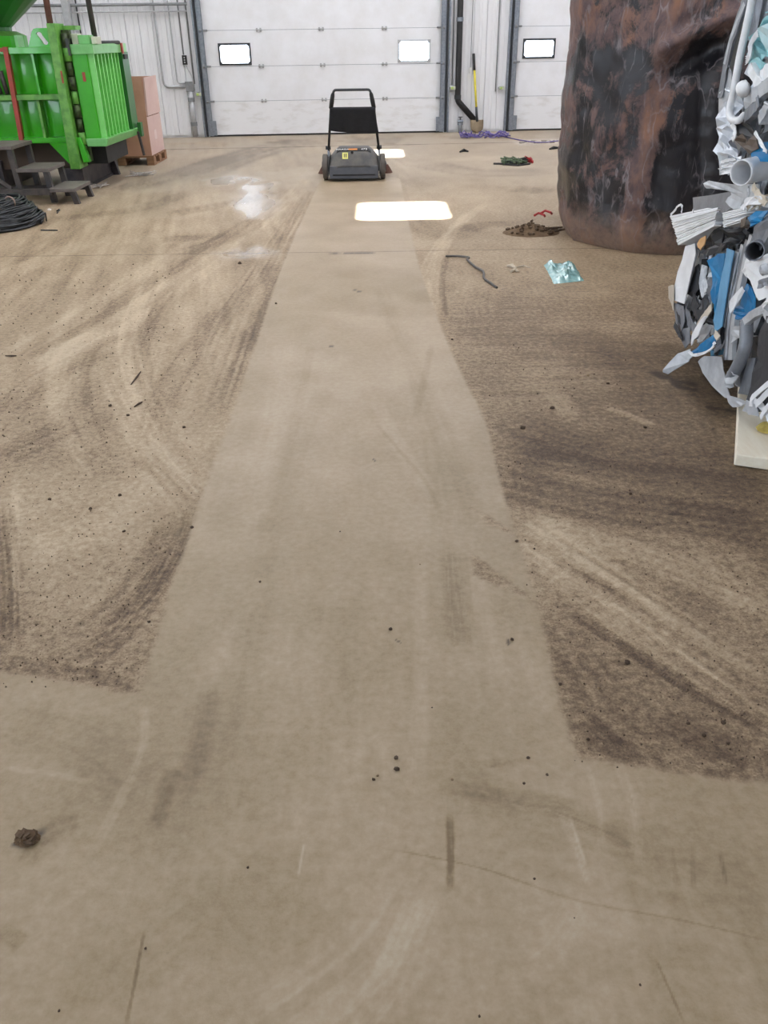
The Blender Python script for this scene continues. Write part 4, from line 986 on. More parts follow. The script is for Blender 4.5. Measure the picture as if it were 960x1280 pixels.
def ribbon(name, path, across, prof, m, bale, amp=.004, thick=.003):
    """strip or profile swept along a bent path; prof = list of (across, out) offsets"""
    bm_ = bmesh.new(); rows = []; path = [Vector(p) for p in path]; across = Vector(across).normalized()
    for i, p in enumerate(path):
        t = (path[min(i + 1, len(path) - 1)] - path[max(i - 1, 0)]).normalized(); a = (across - t * across.dot(t)).normalized(); o_ = t.cross(a)
        rows.append([bm_.verts.new(p + a * u + o_ * v) for u, v in prof])
    for r0, r1 in zip(rows[:-1], rows[1:]):
        for k in range(len(prof) - 1): bm_.faces.new((r0[k], r0[k + 1], r1[k + 1], r1[k]))
    crumple(bm_, amp, 0)
    return finish(bm_, name, m, bale, thick)
def strip_px(name, px, wd, m, bale, xo=0., prof='flat', amp=.003, tilt=0., n=4):
    pts = [onx(p[0], p[1], XB + (p[2] if len(p) > 2 else xo)) for p in px]
    pts = [Vector(q) for q in smooth_line([tuple(p) for p in pts], n)] if len(pts) > 2 else [pts[0], (pts[0] + pts[1]) / 2, pts[1]]
    h = wd / 2
    pr = {'flat': [(-h, 0), (0, .002), (h, 0)], 'L': [(-h, 0), (h, 0), (h, wd * .6)], 'U': [(-h, wd * .7), (-h, 0), (h, 0), (h, wd * .7)], 'rib': [(-h + wd * k / 8, .006 * (k % 2)) for k in range(9)]}[prof]
    d = (pts[-1] - pts[0]).normalized(); a = Vector((tilt, -d.z, d.y)); 
    return ribbon(name, pts, a, pr, m, bale, amp)
def pipe_px(name, px, r, m, bale, xo=0., n=10, hollow=False):
    pts = [onx(p[0], p[1], XB + (p[2] if len(p) > 2 else xo)) for p in px]
    pts = [Vector(q) for q in smooth_line([tuple(p) for p in pts], 4)] if len(pts) > 2 else pts
    return MB().tube(pts, r, n, cap=not hollow).build(name, M_s[m], bale, smooth=True, solid=.004 if hollow else 0)

# dark cores that fill the inside
def core(bale, x0, x1, y0, y1, z0, z1, cut):
    V = []
    random.seed(3)
    mb = MB().hexa([(x0 + cut, y0 + .03, z0), (x1 - .04, y0 + .03, z0), (x1 - .04, y1 - .30, z0), (x0 + cut, y1 - .30, z0), (x0, y0, z0 + .25), (x1, y0, z0 + .25), (x1, y1, z0 + .25), (x0, y1, z0 + .25)])
    mb.hexa([(x0, y0, z0 + .251), (x1, y0, z0 + .251), (x1, y1, z0 + .251), (x0, y1, z0 + .251), (x0 + .03, y0 + .02, z1), (x1 - .02, y0 + .02, z1), (x1 - .02, y1 - .03, z1), (x0 + .03, y1 - .03, z1)])
    bm_ = bmesh.new(); me = bpy.data.meshes.new('tmp'); me.from_pydata(mb.v, [], mb.f); bm_.from_mesh(me); bpy.data.meshes.remove(me)
    bmesh.ops.remove_doubles(bm_, verts=bm_.verts[:], dist=.004)
    bmesh.ops.subdivide_edges(bm_, edges=bm_.edges[:], cuts=5, use_grid_fill=True)
    for v in bm_.verts:
        if v.co.z > z0 + .02: v.co += Vector((random.gauss(0, .018), random.gauss(0, .018), random.gauss(0, .008)))
        else: v.co.z = z0
    finish(bm_, 'packed_core', 'dark', bale, 0)
core(bale_l, 1.70, 2.78, 3.22, 4.42, .054, .77, .08)
core(bale_u, 1.72, 2.76, 3.22, 4.08, .83, 1.72, .03)

# loose filling of bent offcuts over the faces the camera side shows
def filler(bale, n, y0, y1, z0, z1, pal, seed, face='side'):
    random.seed(seed)
    for i in range(n):
        u = random.uniform(0, 1); z = random.uniform(z0, z1); kind = random.random(); m = random.choice(pal)
        ang = random.gauss(.12, .42) if kind < .75 else random.uniform(-1.5, 1.5)
        ln = random.uniform(.10, .34); wd = random.uniform(.025, .085)
        dirv = Vector((0, math.sin(ang), math.cos(ang)))
        xo = random.uniform(.0, .09)
        c = Vector((XB + xo + .02, lerp(y0, y1, u), z))
        if c.z < z0 + .2: c.x += (z0 + .2 - c.z) * .25
        k = 5; bend_ = random.uniform(-.5, .5) * ln * .35; out = random.uniform(-.04, .07)
        pts = []
        for j in range(k):
            t = j / (k - 1) - .5
            pts.append(c + dirv * (t * ln) + Vector((out * (4 * t * t - .5) * .6 + random.gauss(0, .006), bend_ * (4 * t * t - .5) * .5, 0)))
        for p in pts: p.z = min(max(p.z, z0 + .012), z1); p.y = min(max(p.y, y0 - .03), y1 + .03)
        tl_ = random.uniform(-.9, .9)
        ac = Vector((tl_, -dirv.z, dirv.y)); h = wd / 2
        if face == 'end':
            pts = [Vector((1.75 + (p.y - y0) * .95, 3.19 + (p.x - XB) * .6 - .02, p.z)) for p in pts]; ac = Vector((ac.y, ac.x, ac.z))
        q = random.random()
        if q < .38: pr, nm = [(-h, 0), (0, random.uniform(-.012, .012)), (h, 0)], 'metal_strip'
        elif q < .58: pr, nm = [(-h, 0), (h, 0), (h, wd * .5)], 'angle_offcut'
        elif q < .76: pr, nm = [(-h, wd * .5), (-h, 0), (h, 0), (h, wd * .5)], 'channel_offcut'
        elif q < .88: pr, nm = [(-h + wd * k_ / 6, .008 * (k_ % 2)) for k_ in range(7)], 'ribbed_offcut'
        else: pr, nm = [(h * .5 * math.cos(a_), h * .5 * math.sin(a_)) for a_ in np.linspace(.3, 6.1, 8)], 'split_tube'
        ribbon(nm, pts, ac, pr, m, bale, amp=random.uniform(.002, .007))
greys = ['grey', 'grey', 'light', 'light', 'silver', 'silver', 'white', 'white', 'dark', 'dark', 'black']
filler(bale_l, 70, 3.22, 3.75, .06, .76, greys + ['grey', 'blue'], 5)
filler(bale_l, 80, 3.75, 4.40, .12, .74, greys + ['dark', 'black', 'white'], 6)
filler(bale_l, 60, 3.95, 4.48, .10, .62, greys + ['dark', 'dark', 'sky'], 16)
filler(bale_u, 60, 3.3, 4.06, 1.0, 1.66, greys + ['white', 'dark'], 17)
filler(bale_u, 130, 3.22, 4.08, .83, 1.70, greys + ['white', 'silver', 'silver', 'teal'], 7)
filler(bale_l, 130, 3.22, 4.35, .08, .76, greys + ['blue', 'cream'], 8, 'end')
filler(bale_u, 140, 3.22, 4.3, .86, 1.70, greys + ['paleteal'], 9, 'end')
random.seed(5)
# --- upper bale, pieces that stand out
strip_px('long_curved_strip', [(938, -30), (930, 2), (917, 40), (907, 78), (900, 122)], .055, 'grey', bale_u, -.06, 'L', .001)
strip_px('long_curved_strip', [(930, 5), (914, 45), (905, 80)], .022, 'light', bale_u, -.08, 'flat', .001)
sheet('bent_panel', [(908, 78), (902, 100), (896, 140), (900, 150), (914, 112), (914, 90)], 'light', bale_u, -.05, .003)
sheet('dark_infill', [(932, 6), (912, 60), (908, 100), (918, 112), (926, 70), (942, 5)], 'black', bale_u, .03, .004)  # black sheet standing in for the shade in the gap
pipe_px('hooked_tube', [(944, -25, -.09), (936, 20, -.09), (925, 70, -.09), (917, 115, -.09), (912, 138, -.09), (915, 149, -.09), (924, 150, -.09), (930, 144, -.07)], .0155, 'white', bale_u)
strip_px('ribbed_profile', [(952, -20), (945, 20), (938, 52)], .075, 'grey', bale_u, -.03, 'rib', .001)
strip_px('ribbed_profile', [(962, -20), (954, 20), (944, 60)], .05, 'light', bale_u, -.01, 'rib', .001)
sheet('teal_sheet', [(938, 45), (950, 30), (960, 12), (972, 20), (972, 72), (958, 76), (944, 92), (935, 76)], 'teal', bale_u, -.05, .014, 2)
sheet('teal_sheet', [(952, 38), (972, 24), (975, 60), (960, 66)], 'paleteal', bale_u, -.09, .012, 1)
sheet('teal_sheet', [(934, 78), (948, 72), (958, 80), (946, 90)], 'teal', bale_u, -.07, .006, 1)
strip_px('serrated_strip', [(946, 42), (938, 54), (936, 70), (931, 76)], .03, 'white', bale_u, -.08, 'rib', .001)
sheet('crushed_foil', [(900, 114), (914, 110), (930, 118), (922, 150), (916, 178), (926, 200), (918, 216), (902, 218), (897, 195), (895, 160)], 'silver', bale_u, -.06, .014, 3)
sheet('crushed_foil', [(898, 190), (920, 196), (930, 205), (922, 212), (902, 218)], 'silver', bale_u, -.09, .010, 2)
for k in range(5): strip_px('folded_edge', [(901, 203 + k * 3.4), (912, 200 + k * 3.6), (926, 197 + k * 3.4)], .012, 'light' if k % 2 else 'white', bale_u, -.10 - .002 * k, 'flat', .0015)
MBk = MB(); ck = onx(929, 111, XB - .1)
def knob(u, v):
    a = u * 2 * math.pi; p = v * math.pi; return ck + Vector((.03 * math.sin(p) * math.cos(a), .042 * math.sin(p) * math.sin(a), .028 * math.cos(p) + .006 * math.sin(a * 3)))
MB().grid(knob, 12, 8).build('crushed_cap', M_s['white'], bale_u, smooth=True)
sheet('folded_plate', [(932, 118), (950, 112), (956, 122), (944, 140), (930, 136)], 'light', bale_u, -.07, .008, 1)
strip_px('angle_offcut', [(938, 122), (956, 108), (974, 96)], .055, 'light', bale_u, -.1, 'L', .002)
strip_px('angle_offcut', [(930, 146), (942, 134), (948, 126)], .05, 'grey', bale_u, -.1, 'L', .002)
strip_px('channel_offcut', [(948, 150), (955, 138), (958, 128)], .045, 'light', bale_u, -.1, 'U', .002)
strip_px('channel_offcut', [(950, 100), (960, 88), (972, 82)], .06, 'white', bale_u, -.08, 'U', .002)
strip_px('split_tube', [(936, 84), (944, 100), (950, 108)], .04, 'white', bale_u, -.09, 'U', .002)
sheet('hollow_shade', [(916, 154), (930, 150), (946, 164), (938, 180), (924, 176)], 'black', bale_u, -.075, .006, 1)  # black sheet painting the shade of a hole
sheet('brown_flap', [(920, 176), (928, 168), (934, 180), (944, 168), (948, 186), (934, 192)], 'brown', bale_u, -.09, .008, 1)
strip_px('thin_offcut', [(943, 165), (952, 182), (957, 190)], .014, 'white', bale_u, -.1)
strip_px('thin_offcut', [(914, 154), (918, 168), (914, 176)], .022, 'white', bale_u, -.1)
sheet('blue_panel', [(938, 179), (972, 176), (972, 203), (940, 201)], 'blue', bale_u, -.08, .004, 1)
pipe_px('white_tube', [(926, 216, -.15), (948, 211, -.06), (990, 202, .08)], .048, 'white', bale_u, hollow=True, n=18)
# --- between the bales
sheet('torn_sheet', [(878, 229, -.04), (886, 226, -.04), (915, 231, -.06), (948, 230, -.06), (950, 256, -.06), (918, 262, -.06), (906, 252, -.06), (912, 240, -.05), (898, 236, -.05), (882, 236, -.04)], 'light', bale_l, 0, .003, 1)
sheet('speckled_panel', [(866, 247), (912, 240), (920, 256), (905, 266), (866, 266)], 'grey', bale_l, -.05, .003, 1)
def stack(px, m, n_, x0, dx, name, bale):
    a, b_, c, d_ = px
    for k in range(n_):
        f0, f1 = k / n_, (k + .8) / n_
        q = [(lerp(a[0], d_[0], f0), lerp(a[1], d_[1], f0)), (lerp(b_[0], c[0], f0), lerp(b_[1], c[1], f0)), (lerp(b_[0], c[0], f1), lerp(b_[1], c[1], f1)), (lerp(a[0], d_[0], f1), lerp(a[1], d_[1], f1))]
        o_ = random.uniform(-.012, .012)
        A_ = [onx(p[0] + random.uniform(-1.2, 1.2), p[1], XB + x0 + o_) for p in q]
        MB().hexa([A_[0], A_[1], A_[1] + Vector((dx, 0, 0)), A_[0] + Vector((dx, 0, 0)), A_[3], A_[2], A_[2] + Vector((dx, 0, 0)), A_[3] + Vector((dx, 0, 0))]).build(name, M_s[m], bale)
stack([(838, 270), (897, 257), (893, 283), (848, 307)], 'white', 12, -.06, .22, 'stacked_sheet', bale_l)
stack([(903, 266), (933, 258), (932, 276), (904, 285)], 'white', 8, -.1, .2, 'stacked_sheet', bale_l)
strip_px('folded_edge', [(838, 270), (846, 259), (852, 256), (852, 266)], .012, 'white', bale_l, -.07)
for k in range(6): strip_px('fanned_strip', [(928 + k * 4, 262 - k), (934 + k * 5, 252 - k * .8), (952 + k * 4, 250 + k * 2)], .03, 'cream' if k % 2 else 'white', bale_l, -.12 + .008 * k, 'flat', .003)
strip_px('thin_offcut', [(926, 254), (934, 244), (936, 232)], .018, 'light', bale_l, -.11)
strip_px('thin_offcut', [(940, 232), (948, 245), (958, 252)], .03, 'cream', bale_l, -.12)
sheet('blue_sheet', [(934, 274), (944, 264), (962, 262), (950, 278), (942, 282)], 'blue', bale_l, -.13, .006, 1)
strip_px('split_tube', [(926, 280), (932, 276)], .035, 'brown', bale_l, -.12, 'U', .002)
sheet('long_plate', [(944, 282), (960, 268), (975, 272), (950, 312), (940, 300)], 'grey', bale_l, -.12, .006, 1)
pipe_px('crushed_tube', [(943, 314, -.15), (956, 306, -.05), (985, 290, .1)], .036, 'grey', bale_l, hollow=True, n=12)
# --- lower bale, pieces that stand out
sheet('white_panel', [(857, 308), (868, 304), (869, 318), (855, 380), (839, 374), (847, 340)], 'white', bale_l, -.04, .002, 1)
sheet('panel_return', [(868, 304), (872, 312), (866, 340), (857, 372), (855, 380), (869, 318)], 'light', bale_l, -.02, .002, 1)
sheet('cream_edge', [(836, 358), (842, 356), (842, 388), (835, 372)], 'cream', bale_l, -.05, .004, 1)
sheet('tan_scrap', [(871, 302), (882, 294), (880, 306), (876, 312), (872, 310)], 'tan', bale_l, -.06, .003, 1)
sheet('dark_sheet', [(880, 300), (900, 280), (908, 284), (902, 305), (884, 318), (876, 316)], 'black', bale_l, -.03, .008, 2)
sheet('dark_sheet', [(902, 286), (928, 284), (930, 300), (912, 310), (904, 302)], 'black', bale_l, -.04, .008, 2)
sheet('navy_sheet', [(878, 316), (894, 305), (908, 304), (900, 314), (886, 320)], 'dark', bale_l, -.05, .006, 1)
sheet('dark_plate', [(866, 335), (874, 330), (873, 362), (864, 372), (858, 366)], 'dark', bale_l, -.01, .003, 1)
strip_px('ribbed_profile', [(880, 332), (878, 350), (881, 366)], .075, 'light', bale_l, -.05, 'rib', .002)
sheet('blue_panel', [(886, 325), (897, 318), (908, 316), (900, 350), (894, 392), (889, 376), (890, 345)], 'blue', bale_l, -.055, .004, 2)
sheet('pale_blue_panel', [(909, 310), (918, 314), (912, 345), (902, 408), (893, 416), (892, 400), (900, 352)], 'sky', bale_l, -.075, .0015, 1)
sheet('grey_panel', [(918, 314), (923, 316), (914, 360), (905, 410), (902, 408), (912, 345)], 'light', bale_l, -.06, .0015, 1)
for k in range(4): strip_px('long_profile', [(938 - k * 5, 294 + k * 6), (926 - k * 4, 345 + k * 6), (917 - k * 3, 392 + k * 8), (912 - k * 2, 450)], .032, ['light', 'grey', 'silver', 'grey'][k], bale_l, -.075 + .012 * k, 'U', .0015)
sheet('white_plate', [(930, 330), (962, 316), (975, 320), (972, 366), (948, 376), (943, 366), (938, 350), (934, 346)], 'white', bale_l, -.12, .002, 1)
sheet('white_plate', [(928, 336), (936, 318), (938, 332), (934, 348), (929, 342)], 'white', bale_l, -.1, .003, 1)
sheet('blue_strip', [(934, 330), (942, 326), (944, 332), (934, 336)], 'blue', bale_l, -.11, .001, 0)
strip_px('dark_tab', [(948, 356), (960, 352), (970, 360)], .03, 'grey', bale_l, -.15)
pipe_px('crushed_stub', [(953, 338, -.15), (965, 334, -.13)], .02, 'light', bale_l, hollow=True)
sheet('blue_sheet', [(922, 382), (932, 352), (940, 362), (946, 376), (944, 394), (922, 400), (917, 392)], 'blue', bale_l, -.08, .006, 2)
sheet('white_flap', [(912, 376), (928, 358), (930, 364), (920, 382), (913, 392)], 'white', bale_l, -.11, .004, 1)
strip_px('channel_offcut', [(927, 404), (940, 393), (954, 386)], .034, 'silver', bale_l, -.13, 'U', .001)
strip_px('channel_offcut', [(952, 384), (956, 392), (962, 400)], .03, 'light', bale_l, -.13, 'U', .001)
strip_px('thin_offcut', [(952, 384), (962, 372), (972, 366)], .02, 'white', bale_l, -.14)
for p in ([(848, 376), (852, 390), (862, 420)], [(856, 382), (860, 398), (872, 418)], [(866, 372), (872, 392), (884, 398)], [(878, 376), (884, 384), (890, 392)]): strip_px('twisted_strip', p, .055, random.choice(['dark', 'grey', 'grey']), bale_l, -.03, 'L', .006)
sheet('grey_plate', [(840, 378), (854, 382), (856, 402), (851, 422), (845, 408)], 'grey', bale_l, -.04, .002, 1)
strip_px('thin_rod', [(843, 404), (848, 416), (852, 424)], .025, 'dark', bale_l, -.06)
sheet('violet_scrap', [(851, 412), (861, 410), (864, 428), (856, 436)], 'grey', bale_l, -.04, .006, 1)
strip_px('cream_strip', [(889, 384), (880, 396), (871, 408)], .035, 'cream', bale_l, -.07, 'L', .002)
sheet('white_curl', [(884, 396), (878, 404), (874, 418), (868, 424), (864, 432), (865, 418), (872, 404), (880, 396)], 'white', bale_l, -.10, .002, 1)
sheet('grey_fold', [(872, 412), (882, 404), (890, 408), (880, 426), (872, 428)], 'light', bale_l, -.06, .004, 1)
sheet('blue_sheet', [(864, 440), (876, 430), (892, 418), (894, 426), (888, 436), (872, 442)], 'blue', bale_l, -.10, .003, 1)
strip_px('bright_lip', [(862, 440), (868, 444), (886, 438), (893, 428)], .014, 'white', bale_l, -.12)
sheet('cream_tab', [(894, 412), (900, 420), (896, 426), (892, 420)], 'cream', bale_l, -.12, .002, 0)
sheet('triangular_plate', [(863, 436, -.08), (864, 446, -.09), (860, 452, -.10), (827, 473, -.17), (829, 462, -.17), (846, 442, -.12)], 'light', bale_l, 0, .002, 1)
sheet('curved_leaf_sheet', [(872, 452), (880, 445), (901, 446), (904, 462), (908, 482), (913, 498), (906, 497), (890, 482), (878, 466)], 'light', bale_l, -.09, .0015, 1)
sheet('torn_corner', [(908, 494), (922, 497), (934, 502), (928, 508), (916, 509), (910, 503)], 'light', bale_l, -.12, .003, 1)
pipe_px('bent_tube', [(933, 402, -.11), (932, 430, -.12), (924, 454, -.12), (914, 472, -.11)], .026, 'grey', bale_l)
sheet('crushed_can', [(905, 470), (914, 462), (922, 470), (916, 484), (908, 486), (903, 480)], 'light', bale_l, -.13, .008, 2)
sheet('grey_fold', [(912, 416), (918, 408), (932, 406), (930, 420), (920, 424), (914, 430)], 'light', bale_l, -.09, .006, 1)
sheet('dark_infill', [(934, 424), (948, 420), (946, 446), (934, 452)], 'black', bale_l, -.06, .004, 1)
sheet('grey_plate', [(934, 448), (944, 447), (936, 494), (924, 492)], 'grey', bale_l, -.09, .003, 1)
sheet('dark_plate', [(948, 420), (958, 395), (980, 400), (975, 470), (938, 510), (934, 500), (944, 450)], 'dark', bale_l, -.13, .003, 2)
for k, p in enumerate(([(980, 464), (962, 478), (941, 496), (938, 508)], [(978, 474), (958, 492), (944, 506)], [(982, 480), (962, 504), (950, 522)], [(940, 500), (952, 508), (962, 526)])): strip_px('white_strip', p, .022 + .006 * (k % 2), 'white', bale_l, -.16 + .01 * k, 'L', .001)
sheet('white_tab', [(928, 513), (936, 500), (944, 506), (950, 520), (936, 518)], 'light', bale_l, -.14, .004, 1)

# board under the bale and a yellow scrap on it
ub, vb = Vector((.93, -.37, 0)), Vector((.37, .93, 0)); ob = Vector((1.395, 2.925, 0))
M_board = mat('pale_planed_board', (246, 238, 218), .6, rgb2=(230, 216, 190), scale=5, stretch=(6, 1, 6), bump=.08)
bd = MB().hexa([ob + Vector((0, 0, .004)), ob + ub * .62 + Vector((0, 0, .004)), ob + ub * .62 + vb * 1.4 + Vector((0, 0, .004)), ob + vb * 1.4 + Vector((0, 0, .004))] + [p + Vector((0, 0, .052)) for p in (ob, ob + ub * .62, ob + ub * .62 + vb * 1.4, ob + vb * 1.4)]).build('wooden_board', M_board, bevel=.004)
tag(bd, 'pale cream wooden board on the floor under the lower scrap bale', 'board')
yc = fl(958, 540, .052)
bm_ = bmesh.new(); bmesh.ops.create_icosphere(bm_, subdivisions=2, radius=.035)
random.seed(2)
MBy = MB(); bm_.verts.ensure_lookup_table()
MBy.add([(yc.x + v.co.x * 1.2 + random.gauss(0, .003), yc.y + v.co.y + random.gauss(0, .003), .054 + max(0, v.co.z + .022) * .8) for v in bm_.verts], [tuple(v.index for v in f.verts) for f in bm_.faces]); bm_.free()
tag(MBy.build('foam_scrap', mat('yellow_foam', (190, 170, 92), .9, rgb2=(140, 120, 60), scale=30), None), 'small yellow foam scrap lying on the cream wooden board', 'scrap')

# ------------------------------------------------------------------ litter on the floor
random.seed(8)
def blob(c, r, h, name, m, sub=2, jit=.25, label=None, cat=None, group=None, kind=None, sq=(1, 1)):
    b = bmesh.new(); bmesh.ops.create_icosphere(b, subdivisions=sub, radius=1.0)
    v = [(c[0] + p.co.x * r * sq[0] * (1 + random.uniform(-jit, jit)), c[1] + p.co.y * r * sq[1] * (1 + random.uniform(-jit, jit)), .001 + max(0, (p.co.z + .45)) * h / 1.45 * (1 + random.uniform(-jit, jit))) for p in b.verts]
    b.verts.ensure_lookup_table(); f = [tuple(q.index for q in p.verts) for p in b.faces]; b.free()
    return tag(MB().add(v, f).build(name, m), label, cat, group, kind)
M_clod = mat('dark_clod', (78, 62, 48), .9, rgb2=(56, 44, 36), scale=60)
M_clodl = mat('tan_clod', (142, 120, 94), .9, rgb2=(110, 92, 70), scale=60)
PEB = [(495, 948, 5), (496, 962, 6), (467, 975, 4), (472, 970, 3), (784, 829, 6), (653, 536, 5), (806, 535, 4), (690, 511, 5), (488, 787, 4), (640, 800, 4), (565, 975, 3), (684, 969, 3), (655, 980, 3), (325, 728, 3), (240, 660, 4), (155, 665, 4), (113, 637, 4), (200, 686, 3), (186, 778, 4), (62, 625, 4), (660, 948, 4), (904, 904, 5), (910, 930, 4), (860, 863, 3), (748, 861, 3), (700, 856, 4), (646, 677, 4), (668, 687, 3), (788, 618, 4), (540, 885, 2), (425, 665, 2), (182, 1186, 3), (310, 1085, 3), (668, 1099, 3), (718, 1148, 2), (74, 1264, 3), (599, 1271, 3), (800, 1232, 3), (525, 706, 2), (565, 425, 3), (160, 520, 4), (138, 508, 4), (230, 535, 4), (150, 620, 4), (760, 480, 4), (735, 470, 3), (300, 330, 4), (345, 380, 3), (860, 905, 4), (880, 920, 5), (735, 925, 4)]
CLODS = {(495, 948): 'dark clod in the middle of the swept floor, farther one of a pair', (496, 962): 'dark clod in the middle of the swept floor, nearer one of a pair',
 (784, 829): 'lone round dark clod beside the long dark streak right of the swept path', (653, 536): 'dark clod right of the swept path beside the cream dust smear', (690, 511): 'dark clod in front of the cream dust smears on the right floor',
 (488, 787): 'small dark clod on the swept path below its middle', (640, 800): 'dark clod beside the small leaf shaped stain on the swept path', (646, 677): 'dark clod at the right edge of the swept path beside the dirt wedges',
 (904, 904): 'dark clod close to another above the right swept corner', (880, 920): 'dark clod on the right dirt corner just above its swept edge', (735, 925): 'dark clod at the inner corner where right dirt meets swept floor',
 (788, 618): 'dark clod left of the round oil spot on the right floor', (668, 1099): 'lone small clod on the swept floor at lower right', (160, 520): 'dark clod just below the twigs on the left floor', (325, 728): 'small dark clod near the left edge of the swept path', (182, 1186): 'small clod on the swept floor at lower left beside a thin scratch', (300, 330): 'dark clod just left of the far swept edge', (799, 1232): ''}
for i, (px, py, s) in enumerate(PEB):
    c = fl(px, py); r = s * .5 * (c.y * .866 + .75) / FPX * 1.25
    lt = i % 7 == 3
    own = CLODS.get((px, py))
    lab = own or ('tiny light tan dirt crumb lying on the concrete floor' if lt else 'tiny dark dirt clod lying on the concrete floor')
    blob(c, r, r * 1.1, 'dirt_clod', M_clodl if lt and not own else M_clod, 1, .3, lab, 'clod', 'dirt clods on the floor' if own else ('tan dirt crumbs on the floor' if lt else 'dark dirt clods scattered over the floor'))
# fine crumbs, uncountable
mb = MB()
for i in range(1500):
    if random.random() < .6:
        px, py = random.uniform(0, 250), random.uniform(330, 860)
        if px > 300 - (py - 490) * .36: continue
    else:
        px, py = random.uniform(600, 960), random.uniform(420, 960)
        if px < 600 + max(0, py - 520) * .27: continue
    c = fl(px, py)
    if c.x > 1.35 and 2.7 < c.y < 4.7: continue
    r = random.choice((.0018, .002, .0025, .003, .004)) * (.5 + c.y * .22); a = random.random() * 6
    mb.add([(c.x + r * math.cos(a), c.y + r * math.sin(a), .001), (c.x + r * math.cos(a + 2.1), c.y + r * math.sin(a + 2.1), .001), (c.x + r * math.cos(a + 4.2), c.y + r * math.sin(a + 4.2), .001), (c.x, c.y, r * 1.2 + .002)], [(0, 1, 3), (1, 2, 3), (2, 0, 3)])
tag(mb.build('dirt_crumbs', M_clod), 'fine dark dirt crumbs strewn over the unswept floor', 'dirt', kind='stuff')
# heaps
def heap(px, w_, d_, h, label, n, m=M_clod, seed=1):
    random.seed(seed); c = fl(*px); t = thing('dirt_heap', c, label, 'dirt heap')
    def f(u, v):
        x, y = (u - .5) * 2, (v - .5) * 2; r = min(1, math.hypot(x, y)); return (c.x + x * w_, c.y + y * d_, -.002 + h * (1 - r) ** 1.1 * (.7 + .6 * float(vn(u * 9, v * 7, seed))) + .004 * float(vn(u * 31, v * 31, 3)) * (r < .95))
    MB().grid(f, 26, 22).build('loose_dirt', mat('heap_dirt', (112, 90, 66), .95, rgb2=(84, 66, 48), scale=30, bump=.6), t)
    mb = MB()
    for i in range(n):
        a, q = random.random() * 6.28, random.random() ** .6 * .85; p = Vector((c.x + math.cos(a) * q * w_, c.y + math.sin(a) * q * d_, h * (1 - q) * .9 + .005)); r = random.uniform(.006, .022) * (h / .1 + .4) * .7
        mb.box(p, (r * 2.2, r * 1.4, r), Matrix.Rotation(a * 3, 3, 'Z') @ Matrix.Rotation(random.uniform(-.5, .5), 3, 'X'))
    o = mb.build('clods', mat('heap_clods', (96, 76, 56), .9, rgb2=(66, 52, 40), scale=40), t); o['kind'] = 'stuff'
    return t, c
hp, hcn = heap((664, 291), .26, .20, .085, 'brown dirt heap with bits of bark beside the crushed tank', 70, seed=3)
hp2, h2c = heap((34, 1049), .030, .022, .014, 'small dark dirt heap at the lower left of the floor', 24, seed=4)
c = fl(678, 280)
bmr = MB()
for k in range(4): bmr.box((c.x + random.uniform(-.05, .05), c.y + random.uniform(-.03, .03), .075 + .012 * k), (.07, .03, .008), Matrix.Rotation(random.uniform(-.6, .6), 3, 'Y') @ Matrix.Rotation(random.uniform(-1, 1), 3, 'Z'))
M_redp = mat('red_plastic', (184, 52, 56), .45, rgb2=(150, 44, 50), scale=20)
for k in range(2):
    a = Vector((c.x - .03 + .06 * k, c.y, .075 + .02 * k))
    tag(MB().tube([a + Vector((-.05, 0, 0)), a + Vector((-.01, .02, .018)), a + Vector((.035, -.01, .006)), a + Vector((.05, .02, -.01))], .011, 6).build('red_scrap', M_redp), ['left red plastic scrap on the dirt heap', 'right red plastic scrap on the dirt heap'][k], 'scrap')
for (px, py, l_, a_) in ((664, 283, .07, 1.4), (691, 292, .10, .6), (700, 294, .05, .2)):
    p = fl(px, py); 
    tag(MB().tube([p + Vector((-l_ * math.cos(a_), -l_ * math.sin(a_) * .3, .03)), p + Vector((0, 0, .045)), p + Vector((l_ * math.cos(a_), l_ * math.sin(a_) * .3, .05))], [.008, .013, .007], 6).build('bark_stick', mat('bark', (66, 50, 38), .9, rgb2=(100, 80, 60), scale=30)), {1.4: 'upright twig at the left of the brown dirt heap', .6: 'thick bark stick at the front of the brown dirt heap', .2: 'short bark piece between dirt heap and crushed tank'}[a_], 'stick')
# teal plastic bag
def bag(u, v):
    a, b_, c, d_ = [fl(*p) for p in ((680, 332), (717, 330), (730, 352), (692, 356))]
    p = (a * (1 - u) + b_ * u) * (1 - v) + (d_ * (1 - u) + c * u) * v
    e = min(u, 1 - u, v, 1 - v); wv = .6 + .4 * math.sin(u * 9 + v * 5)
    n_ = float(fbm(u * 5, v * 5, 4, 12))
    return (p.x + .015 * (n_ - .5), p.y, .005 + min(1, e * 8) * (.018 + .07 * abs(n_ - .45) * 2 * wv))
bg_ = MB().grid(bag, 34, 26).build('plastic_bag', None)
mtl = mat('teal_film', (156, 202, 196), .22, rgb2=(96, 158, 164), scale=22, amount=.9, lo=.35, hi=.7); mtl.node_tree.nodes['Principled BSDF'].inputs['Transmission Weight'].default_value = .25
bg_.data.materials.append(mtl); bg_.data.polygons.foreach_set('use_smooth', [True] * len(bg_.data.polygons)); tag(bg_, 'crumpled pale teal plastic bag lying flat on the floor', 'plastic bag')
